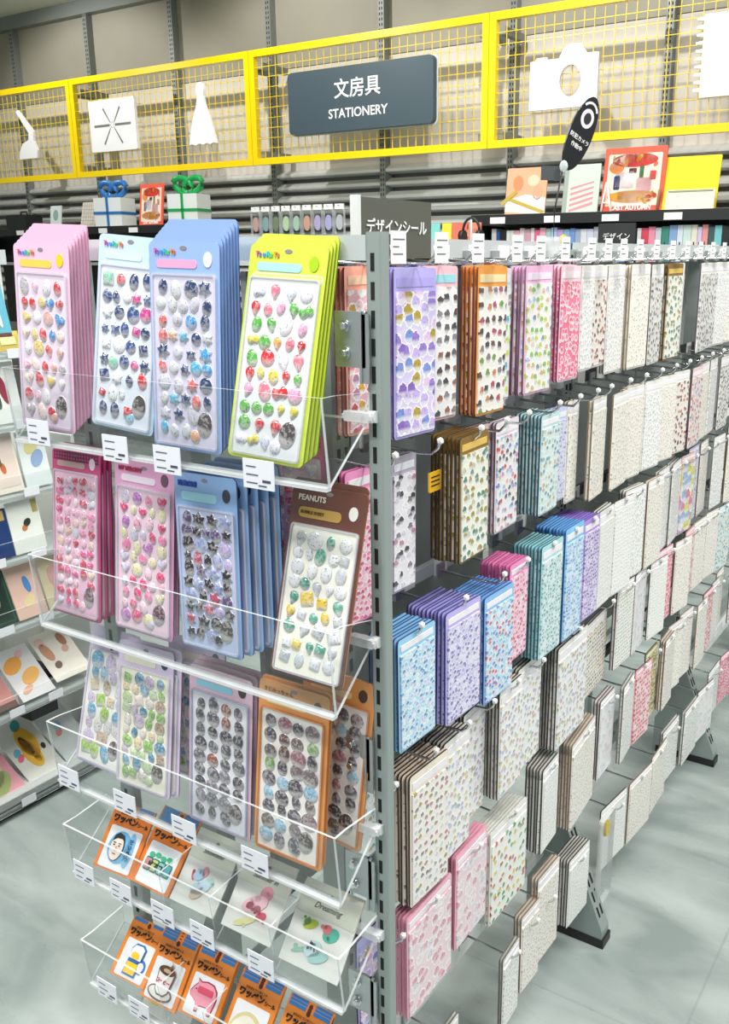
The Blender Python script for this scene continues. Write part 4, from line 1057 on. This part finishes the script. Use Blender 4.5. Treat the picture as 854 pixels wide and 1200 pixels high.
make_sheet('orange', 'orange sheet standing apart behind the orange stack, at the right of the third tray', -.672, .835, .745, 4.5, 4, 2, True, 'sheets in the third tray', 5)
make_sheet('gingham', 'magenta gingham-topped sheet standing behind the brown sheets on the second tray', -.742, .874, 1.035, 0, 0, 0, True, 'sheets in the second tray', 5)
make_sheet('sumi', 'lilac-edged cream sheet showing behind the left of the grey round sticker stack', -.905, .838, .752, 0, 3, 0, True, 'sheets in the third tray', 9)

# ------------------------------------------------------------------ patch packs
def decal(t, name, pts, col, y, mat=CARDM):
    return ob(name, mesh(plate(pts, y, y+.0006), 'decal', mat), t, color=col)
def wappen(label, X, Y, Z, w, h, lean, yaw_, roll_, art, front=True, group=None):
    t = thing('patch_pack', label, 'patch pack', (X, Y, Z), card_rot(roll_, lean, yaw_), group)
    b = BM(); box(b, -w/2, w/2, -.001, .0022, 0, h); ob('backing_card', mesh(b, 'c', CARD), t, color='#ee8a2c' if Z < .5 else '#e07a28')
    b = BM()
    for x0, x1 in ((-.46, -.08), (.1, .46)): box(b, w*x0, w*x1, -.0016, -.001, h*.94, h*.995)
    ob('blue_tab', mesh(b, 'tab', flat('#2a7cc0', .35)), t)
    ob('hang_hole', mesh(plate(ell(0, h*.93, .0035, .004, 10), -.0018, -.001), 'hole', flat('#5a2414', .7)), t)
    if not front: return t
    ob('white_window', mesh(plate(rrect(w*.80, h*.62, .003, 2, 0, h*.34), -.0016, -.001), 'win', flat('#eef0f4', .4)), t)
    K = flat('#1f1410', .5)
    text(t, 'ワッペン', w*.155, -w*.43, -.0022, h*.755, K, 'logo_lettering', bold=.0006)
    text(t, 'シール', w*.085, w*.20, -.0022, h*.74, K, 'logo_lettering', bold=.0002)
    text(t, 'おなまえ ワンポイント', w*.05, -w*.30, -.0022, h*.845, K, 'small_lettering')
    y1, y2, y3, y4 = -.0024, -.0032, -.004, -.0048
    S = lambda pts: [(x*w, z*h) for x, z in pts]
    if art == 'face':
        decal(t, 'blue_halo', S(ell(-.03, .36, .28, .24)), '#6fb4e0', y1)
        decal(t, 'blue_halo', S(ell(.22, .36, .10, .26)), '#8cc4ea', y1)
        decal(t, 'face_outline', S(ell(-.08, .35, .17, .20)), '#2c3440', y2)
        decal(t, 'face', S(ell(-.08, .345, .155, .185)), '#f0e2d4', y3)
        decal(t, 'hair', S([(-.22, .43), (-.19, .52), (-.1, .57), (.02, .545), (.08, .46), (.0, .49), (-.12, .485)]), '#22242a', y4)
        for sx in (-.15, -.02):
            decal(t, 'eye', S(ell(sx, .38, .02, .012, 8)), '#22242a', y4); decal(t, 'brow', S(rrect(.07, .012, .004, 1, sx, .415)), '#22242a', y4)
        decal(t, 'nose', S([(-.09, .37), (-.07, .37), (-.065, .30), (-.1, .30)]), '#d8a890', y4)
        decal(t, 'mouth', S(rrect(.08, .016, .005, 1, -.085, .255)), '#b05048', y4)
        text(t, 'せ\nい\nひ\nつ', w*.105, w*.19, y4-.0004, h*.36, flat('#1f3c6c', .5), 'patch_lettering', bold=.0002)
    elif art == 'train':
        for i, c in enumerate(('#c88a8c', '#c8cf7c', '#8cc4c8', '#4fa8b8')):
            decal(t, 'car_edge', S(rrect(.17, .2, .03, 2, -.26+i*.17, .32)), '#1f7c70', y1); decal(t, 'car', S(rrect(.135, .155, .02, 2, -.26+i*.17, .32)), c, y2)
        for i in range(4): decal(t, 'green_puff', S(ell(-.24+i*.15, .46+(.02 if i % 2 else 0), .07, .04)), '#3fae84', y2)
        text(t, 'ピスコ', w*.13, -w*.25, y3, h*.315, flat('#20302c', .5), 'patch_lettering', bold=.0004)
    elif art == 'mug':
        decal(t, 'mug_edge', S([(-.2, .08), (.17, .08), (.21, .36), (.22, .56), (.12, .62), (-.1, .61), (-.18, .52), (-.17, .36)]), '#3c78c0', y1)
        decal(t, 'mug_edge', S(ell(.22, .28, .13, .12)), '#3c78c0', y1)
        decal(t, 'handle_gap', S(ell(.22, .28, .085, .075)), '#e6ecf4', y2)
        decal(t, 'foam', S([(-.16, .36), (.17, .36), (.18, .55), (.1, .59), (-.09, .58), (-.15, .51)]), '#f2f4f6', y3)
        decal(t, 'beer', S([(-.165, .11), (.135, .11), (.16, .30), (-.15, .30)]), '#f0c41c', y3)
        decal(t, 'yellow_drop', S(ell(.0, .42, .11, .06)), '#f4cc30', y4)
    elif art == 'coffee':
        decal(t, 'saucer', S(ell(-.02, .16, .33, .12)), '#6a5240', y1); decal(t, 'saucer_top', S(ell(-.02, .165, .29, .09)), '#e8e6e0', y2)
        decal(t, 'cup_edge', S([(-.22, .5), (-.17, .2), (-.08, .13), (.1, .13), (.2, .2), (.25, .5)]), '#6a5240', y3)
        decal(t, 'cup', S([(-.19, .49), (-.145, .21), (-.07, .155), (.09, .155), (.17, .21), (.22, .49)]), '#ece8e4', y4)
        decal(t, 'coffee', S(ell(.015, .51, .22, .07)), '#5a3c28', y4-.0004); decal(t, 'swirl', S(ell(.02, .51, .10, .03)), '#c8a888', y4-.0012)
        decal(t, 'steam', S([(.04, .55), (.10, .62), (.08, .66), (.14, .6), (.09, .54)]), '#7a5c44', y4-.0012)
        text(t, 'コーヒー', w*.095, 0, y4-.0015, h*.34, flat('#c04870', .5), 'patch_lettering', 'CENTER', bold=.0003)
    elif art == 'pig':
        pg = [(-.34, .36), (-.30, .42), (-.22, .50), (-.24, .56), (-.15, .53), (0, .56), (.16, .55), (.27, .48), (.31, .38), (.30, .27), (.27, .13), (.2, .13), (.2, .22), (.12, .22), (-.03, .21), (-.05, .12), (-.12, .12), (-.14, .24), (-.24, .28), (-.31, .30)]
        decal(t, 'pig_edge', S([(x*1.07, (z-.34)*1.1+.34) for x, z in pg]), '#a02c48', y1); decal(t, 'pig', S(pg), '#f09cb0', y2)
        decal(t, 'red_band', S(rrect(.40, .10, .03, 2, .02, .43)), '#e05070', y3)
        decal(t, 'eye', S(ell(-.22, .42, .015, .012, 8)), '#30181c', y3)
    elif art == 'fan':
        decal(t, 'fan_outer', S([(.42*math.cos(a), .1+.44*math.sin(a)) for a in [PI*k/14 for k in range(15)]][0:15]), '#dccf9c', y1)
        decal(t, 'fan_inner', S([(.36*math.cos(a), .12+.36*math.sin(a)) for a in [PI*k/14 for k in range(15)]]), '#f0ecdc', y2)
    elif art == 'blank':
        decal(t, 'pale_patch', S(ell(0, .3, .22, .18)), '#e8e4d8', y1)
    return t
def stack(n, label, X, Y, Z, w, h, lean, ya, ro, art, grp, d=.0045):
    for k in range(n):
        lab = label if n == 1 else label + (', front of its stack' if k == 0 else ', %s in its stack' % nth(k))
        wappen(lab, X, Y+d*k*math.cos(R(lean)), Z+d*k*math.sin(R(lean)), w, h, lean, ya, ro, art, k == 0, grp)
G4, G5 = 'patch packs on the fourth tray', 'patch packs on the lowest tray'
stack(1, 'orange patch pack with a man\'s face on blue, leftmost on the fourth tray', -1.054, .781, .572, .083, .101, 39.6, 1.5, -2.7, 'face', G4)
stack(5, 'orange patch pack with a green lettered train on the fourth tray', -.971, .781, .576, .080, .099, 42, .5, .3, 'train', G4)
stack(1, 'orange patch pack with a yellow beer mug, leftmost on the lowest tray', -1.047, .781, .371, .076, .091, 44, .9, -1.5, 'mug', G5)
stack(5, 'orange patch pack with a brown coffee cup on the lowest tray', -.975, .779, .364, .078, .097, 38, -.6, -2.2, 'coffee', G5)
stack(4, 'orange patch pack with a pink pig on the lowest tray', -.891, .781, .377, .075, .092, 40, .4, -2.0, 'pig', G5)
stack(4, 'orange patch pack with a pale fan patch on the lowest tray', -.806, .781, .366, .080, .096, 40, 0, -1.0, 'fan', G5)
stack(3, 'orange patch pack with a blank-looking white window on the lowest tray', -.717, .781, .362, .080, .096, 40, 0, 0, 'blank', G5)
stack(2, 'rightmost orange patch pack on the lowest tray', -.638, .781, .362, .060, .092, 40, 0, 0, 'blank', G5)
def cream(label, X, Y, Z, w, h, lean, ya, ro, word, blobs, n=3):
    for k in range(n):
        d = .003*k
        t = thing('seal_pack', label + ('' if n == 1 else (', front of its stack' if k == 0 else ', %s in its stack' % nth(k))), 'sticker pack', (X, Y+d*math.cos(R(lean)), Z+d*math.sin(R(lean))), card_rot(ro, lean, ya), 'cream sticker packs on the fourth tray')
        b = BM(); box(b, -w/2, w/2, -.0008, .001, 0, h); ob('backing_card', mesh(b, 'c', CARD), t, color='#ecebe6')
        b = BM(); box(b, -w/2, w/2, -.0014, -.0008, h*.64, h); ob('header_card', mesh(b, 'h', flat('#cfd0c2', .5)), t)
        if k: continue
        ob('hang_hole', mesh(plate(ell(0, h*.92, .0032, .0034, 10), -.0018, -.0014), 'hole', flat('#6a6658', .7)), t)
        text(t, word, w*.115, 0, -.0018, h*.78, flat('#4a4c48', .5), 'script_lettering', 'CENTER', .4)
        rq = random.Random(len(word)); extra = [(b_0[0]+rq.uniform(-.1, .1), b_0[1]+rq.uniform(-.06, .06), .02+.02*rq.random(), .015+.015*rq.random(), b_0[4]) for b_0 in blobs for _ in (0, 1)]
        for (cx, cz, a, c_, col) in list(blobs)+extra: decal(t, 'illustration', [(x*w, z*h) for x, z in ell(cx, cz, a, c_, 14, .4)], col, -.0018-.0006*(abs(cx) < .11))
        b = BM(); box(b, -w/2, w/2, -.0030, -.0026, .0, h*.97); ob('clear_sleeve', mesh(b, 's', ACR), t)
cream('cream-topped sticker pack with pink and blue pictures, leftmost cream pack', -.883, .781, .579, .085, .101, 43, 1.7, .5, 'Snowtime', [(-.1,.45,.12,.08,'#a8c8e0'),(.02,.3,.2,.1,'#c8dce8'),(.0,.52,.06,.07,'#e8a8b8'),(-.02,.2,.13,.07,'#d8b8a0'),(.15,.4,.1,.08,'#b8d4d0'),(-.22,.42,.04,.08,'#d86878')])
cream('cream-topped sticker pack with pink cupcake-like pictures, middle cream pack', -.778, .781, .580, .089, .100, 39.5, 1.7, .7, 'Summer in', [(-.02,.42,.24,.11,'#f0c0cc'),(.12,.6,.12,.1,'#e89aa8'),(-.1,.38,.07,.05,'#c84860'),(.05,.37,.07,.05,'#c84860'),(.16,.3,.1,.06,'#d85a70'),(-.1,.16,.2,.05,'#e8e0a0'),(.0,.5,.06,.05,'#f8e4e8')])
cream('cream-topped sticker pack with green and turquoise pictures, rightmost cream pack', -.668, .781, .573, .100, .103, 39.6, -2.0, -2.3, 'Dreaming', [(-.18,.53,.12,.06,'#b8c838'),(-.24,.55,.06,.04,'#70b058'),(.18,.5,.13,.09,'#58b8a0'),(.1,.55,.07,.06,'#e07880'),(-.02,.27,.14,.10,'#c8e0e4'),(.1,.2,.16,.07,'#a8d4d0'),(-.22,.2,.14,.03,'#9cc8b0'),(-.06,.3,.02,.06,'#2c3c4c'),(.0,.28,.015,.05,'#2c3c4c')])
# card at the very bottom
t = thing('notice_card', 'white card with black letters outlined lime green under the lowest tray at the left', 'card', (-1.035, .80, .20), card_rot(0, 35, 0))
ob('card', mesh(plate(rrect(.11, .12, .003, 2, 0, .06), -.001, .001), 'c', flat('#eceee6', .4)), t)
decal(t, 'lime_outline', rrect(.030, .034, .008, 3, -.033, .095), '#d4e43c', -.0018)
text(t, 'ワ', .026, -.045, -.0026, .095, BLACK, 'lettering', bold=.0008)
decal(t, 'lime_bar', rrect(.06, .008, .003, 2, .015, .112), '#c8d84c', -.0018)
b_ = BM(); box(b_, -1.10, -.62, .80, .85, .185, .195); el(b_, 'cross_bar', POST)

# ------------------------------------------------------------------ left gondola with greeting cards
XL = -2.12
lg = thing('card_rack', 'white greeting card rack with sloping tiers at the left picture edge', 'rack', (XL, .6, 0))
def ll(bm, name, *m): return ob(name, mesh(bm, name, *m), lg, (-XL, -.6, 0))
YL0, YL1 = .5, 1.66
b_ = BM(); box(b_, XL-.36, XL-.33, YL0, YL1, .05, 1.52); ll(b_, 'back_board', flat('#d4d6d0', .6))
b_ = BM(); box(b_, XL-.40, XL-.36, YL0, YL1, 0, 1.53); ll(b_, 'rear_upright', POST)
b_ = BM(); box(b_, XL-.33, XL-.02, YL0, YL1, .0, .012); ll(b_, 'rack_shadow', flat('#30383a', .3))  # thin dark slab on the floor stands in for the rack's shadow and reflection
b_ = BM(); box(b_, XL-.33, XL+.0, YL0, YL1, .04, .06); ll(b_, 'base_shelf', flat('#e4e6e4', .5))
b_ = BM(); box(b_, XL-.33, XL-.10, YL1, YL1+.012, .05, 1.0); ll(b_, 'side_board', flat('#e0e2de', .5))
b_ = BM(); box(b_, XL-.34, XL-.30, YL0, YL1, 1.47, 1.51); ll(b_, 'top_bar', LGREY)
TZ = [1.25, 1.07, .89, .72, .535, .30, .03]
for i, z in enumerate(TZ):
    dep = .10 if i < 5 else .22; rise = .09 if i < 5 else .11
    b_ = BM()
    prism(b_, [(XL, YL0, z), (XL-dep, YL0, z+.02), (XL-dep, YL0, z+.012), (XL, YL0, z-.008)], (0, YL1-YL0, 0)); ll(b_, 'tier_shelf', flat('#b9c0bf', .35))
    b_ = BM(); box(b_, XL, XL+.003, YL0, YL1, z-.01, z+.055)
    for f in b_.faces: f.material_index = 0 if abs(f.calc_center_median().x-(XL+.0015)) > .001 else 1
    ll(b_, 'clear_lip', ACR, ACE)
    for k in range(5, 9):
        b_ = BM(); box(b_, XL+.0032, XL+.0045, YL0+.07+k*.122, YL0+.115+k*.122, z-.006, z+.018)
        ll(b_, 'price_tag', flat('#e6e8ee', .4))
b_ = BM(); box(b_, XL-.20, XL-.10, 1.43, 1.52, .20, .34); ll(b_, 'black_slot_box', BLACK)
LC = []
def lcard(label, y, z, w, h, lean, col, deco, name='greeting_card', x=XL-.012, n=1):
    t = thing(name, label, 'card', (x, y, z), card_rot(0, lean, 0, 90))
    ob('front_card', mesh(plate(rrect(w, h, .002, 2, 0, h/2), -.0015, .0015), 'c', CARD), t, color=col)
    for (nm, cx, cz, a, b2, c) in deco:
        ob(nm, mesh(plate([(px_*w, pz_*h) for px_, pz_ in (rrect(a*2, b2*2, .01, 2, cx, cz) if nm in ('panel', 'label', 'border') else ell(cx, cz, a, b2, 16, .3))], -.0026-(.0006 if nm not in ('panel', 'border') else 0), -.0015), 'd', CARDM), t, color=c)
    return t
P = 'panel'
lcard('teal card with white scrawl, high on the left rack', 1.405, 1.262, .11, .185, 12, '#5aa8bc', [('scrawl', .2, .6, .06, .3, '#f0f4f4'), ('scrawl', .0, .55, .05, .25, '#f0f4f4'), (P, 0, .12, .48, .12, '#5a2c24')])
lcard('gold envelope lying behind the teal card tier, left rack', 1.44, 1.262, .07, .05, 20, '#c8b048', [('label', 0, .5, .3, .2, '#e8dca0')], 'gold_envelope', x=XL-.006)
lcard('white card with dark red bird figure, left rack second tier', 1.405, 1.08, .11, .155, 10, '#e8ece8', [('bird', .12, .55, .10, .25, '#8a2c3c'), ('leaf', -.1, .45, .09, .22, '#2c5040'), ('leaf', -.1, .45, .05, .15, '#e8ece8')])
lcard('cream card with orange cactus drawing, left rack', 1.385, .90, .105, .155, 14, '#efe6da', [(P, 0, .52, .44, .42, '#e6d6cc'), ('cactus', -.02, .6, .06, .16, '#4c7c5c'), ('pot', .06, .42, .07, .10, '#c86a3c'), ('flower', -.25, .3, .12, .08, '#88a0b0')])
lcard('white card with yellow and blue blossoms, left rack beside the cactus card', 1.485, .90, .08, .15, 12, '#e4ecec', [('blossom', 0, .75, .3, .14, '#d8d090'), ('blossom', .1, .5, .25, .14, '#90a8d0')])
lcard('navy card with gold label, left rack third tier', 1.345, .73, .085, .13, 12, '#1f3c74', [('label', .3, .86, .10, .10, '#c8a868'), ('badge', -.1, .5, .2, .12, '#c09058')])
lcard('white card with black and red seed shapes, left rack', 1.437, .73, .095, .14, 12, '#ecefe8', [('seed', .05, .56, .12, .07, '#1f2c24'), ('seed', -.05, .47, .09, .06, '#c87850'), ('label', .38, .84, .08, .12, '#b8a468')])
lcard('dark green card with gold flower, left rack fourth tier', 1.322, .548, .10, .15, 20, '#1f4034', [('border', .0, .5, .44, .45, '#3c5c40'), (P, 0, .5, .41, .43, '#1c3a30'), ('flower', -.05, .45, .22, .18, '#e0cc60')])
lcard('pink card with blue hyacinth, left rack fourth tier', 1.42, .548, .09, .15, 20, '#e8c4b4', [('hyacinth', .08, .6, .10, .16, '#4c8cd0'), ('stem', 0, .3, .2, .1, '#e0d0a0')])
lcard('yellow-pink card half hidden behind the magenta sheets, left rack', 1.51, .548, .08, .15, 18, '#e0d0a8', [('patch', .0, .6, .2, .2, '#e0a8a0'), ('stroke', .25, .6, .03, .2, '#2c2c2c')])
lcard('brown chocolate-coloured packet on the fifth tier of the left rack', 1.295, .315, .12, .13, 48, '#5a3428', [(P, 0, .5, .38, .36, '#c88a84'), ('stripe', -.1, .3, .2, .05, '#5a3028')], 'snack_packet')
lcard('white and orange floral packet on the left rack, low tier', 1.40, .315, .118, .165, 48, '#e6e4e6', [('flower', -.1, .68, .26, .14, '#f0a850'), ('flower', .15, .4, .26, .13, '#f2b868'), ('blossom', .2, .85, .10, .07, '#eec0c0'), ('blossom', -.1, .18, .16, .06, '#e8b090')], 'floral_packet')
lcard('cream packet with brown spotted animal shapes, left rack low tier', 1.525, .33, .118, .16, 48, '#ece6dc', [('spot', -.28, .6, .12, .2, '#c89478'), ('spot', -.2, .3, .10, .07, '#7a6258'), ('spot', .25, .75, .10, .14, '#b07c60'), ('blossom', -.32, .82, .12, .09, '#ecc8c4'), ('spot', .2, .55, .1, .07, '#d8b0a0')], 'illustrated_packet')
lcard('pink and green picnic packet on the bottom shelf of the left rack', 1.285, .045, .12, .25, 58, '#e8a0ac', [('green_top', -.1, .86, .34, .10, '#b8c870'), ('meadow', -.05, .42, .36, .22, '#d8c8a0'), ('meadow', .05, .25, .3, .12, '#a0b070'), ('label', .25, .72, .14, .06, '#f0f0f0')], 'picnic_packet')
lcard('white packet with a yellow bus picture on the bottom shelf, left rack', 1.418, .045, .12, .25, 58, '#e4e4dc', [('bus', .08, .58, .24, .22, '#e8b440'), ('bus', .0, .42, .2, .2, '#e8b440'), ('window', .0, .55, .10, .14, '#6a3c34'), ('window', .05, .36, .08, .08, '#8a5048'), ('wheel', .35, .45, .06, .04, '#2c3438'), ('globe', .1, .84, .14, .07, '#3c9c9c'), ('dot', -.3, .5, .10, .05, '#70b4d0'), ('dot', -.3, .42, .10, .04, '#f07088')], 'bus_packet')
lcard('pale packet with pink and blue dots at the right end of the bottom shelf', 1.54, .045, .11, .25, 58, '#dfe4e4', [('dot', -.05, .6, .13, .06, '#80b4dc'), ('dot', -.12, .52, .12, .05, '#f05a78')], 'dotted_packet')

# ------------------------------------------------------------------ light
W = bpy.data.worlds.new('world'); SC.world = W; W.use_nodes = True
bg = W.node_tree.nodes['Background']; bg.inputs[0].default_value = (.94, .97, 1, 1); bg.inputs[1].default_value = .5
def area(name, loc, sx, sy, power, rot=(0, 0, 0), col=(1, .985, .955)):
    l = bpy.data.lights.new(name, 'AREA'); l.shape = 'RECTANGLE'; l.size = sx; l.size_y = sy; l.energy = power; l.color = col
    o = bpy.data.objects.new(name, l); C.objects.link(o); o.location = loc; o.rotation_euler = rot
    return o
for i, (x, y) in enumerate(((-.2, .2), (.9, 1.8), (-1.7, -.6), (-1.6, 2.4), (1.6, 3.4), (-3.6, 1.6))):
    area('ceiling_lamp', (x, y, 3.38), 1.2, .3, 62)
def spot(loc, tgt, power, size=110, rad=.025):
    l = bpy.data.lights.new('track_spot', 'SPOT'); l.energy = power; l.spot_size = R(size); l.spot_blend = .5; l.shadow_soft_size = rad; l.color = (1, .985, .965)
    o = bpy.data.objects.new('track_spot', l); C.objects.link(o); o.location = loc
    o.rotation_euler = (Vector(tgt)-Vector(loc)).to_track_quat('-Z', 'Y').to_euler()
for x in (-6.4, -4.2, -2.2):
    spot((x, 4.0, 3.36), (x, 5.4, 1.9), 88)
SC.cycles.transparent_max_bounces = 32
SC.cycles.max_bounces = 8
SC.view_settings.view_transform = 'Standard'
SC.view_settings.look = 'None'
SC.view_settings.gamma = 1
SC.view_settings.exposure = .06
SC.view_settings.use_curve_mapping = False
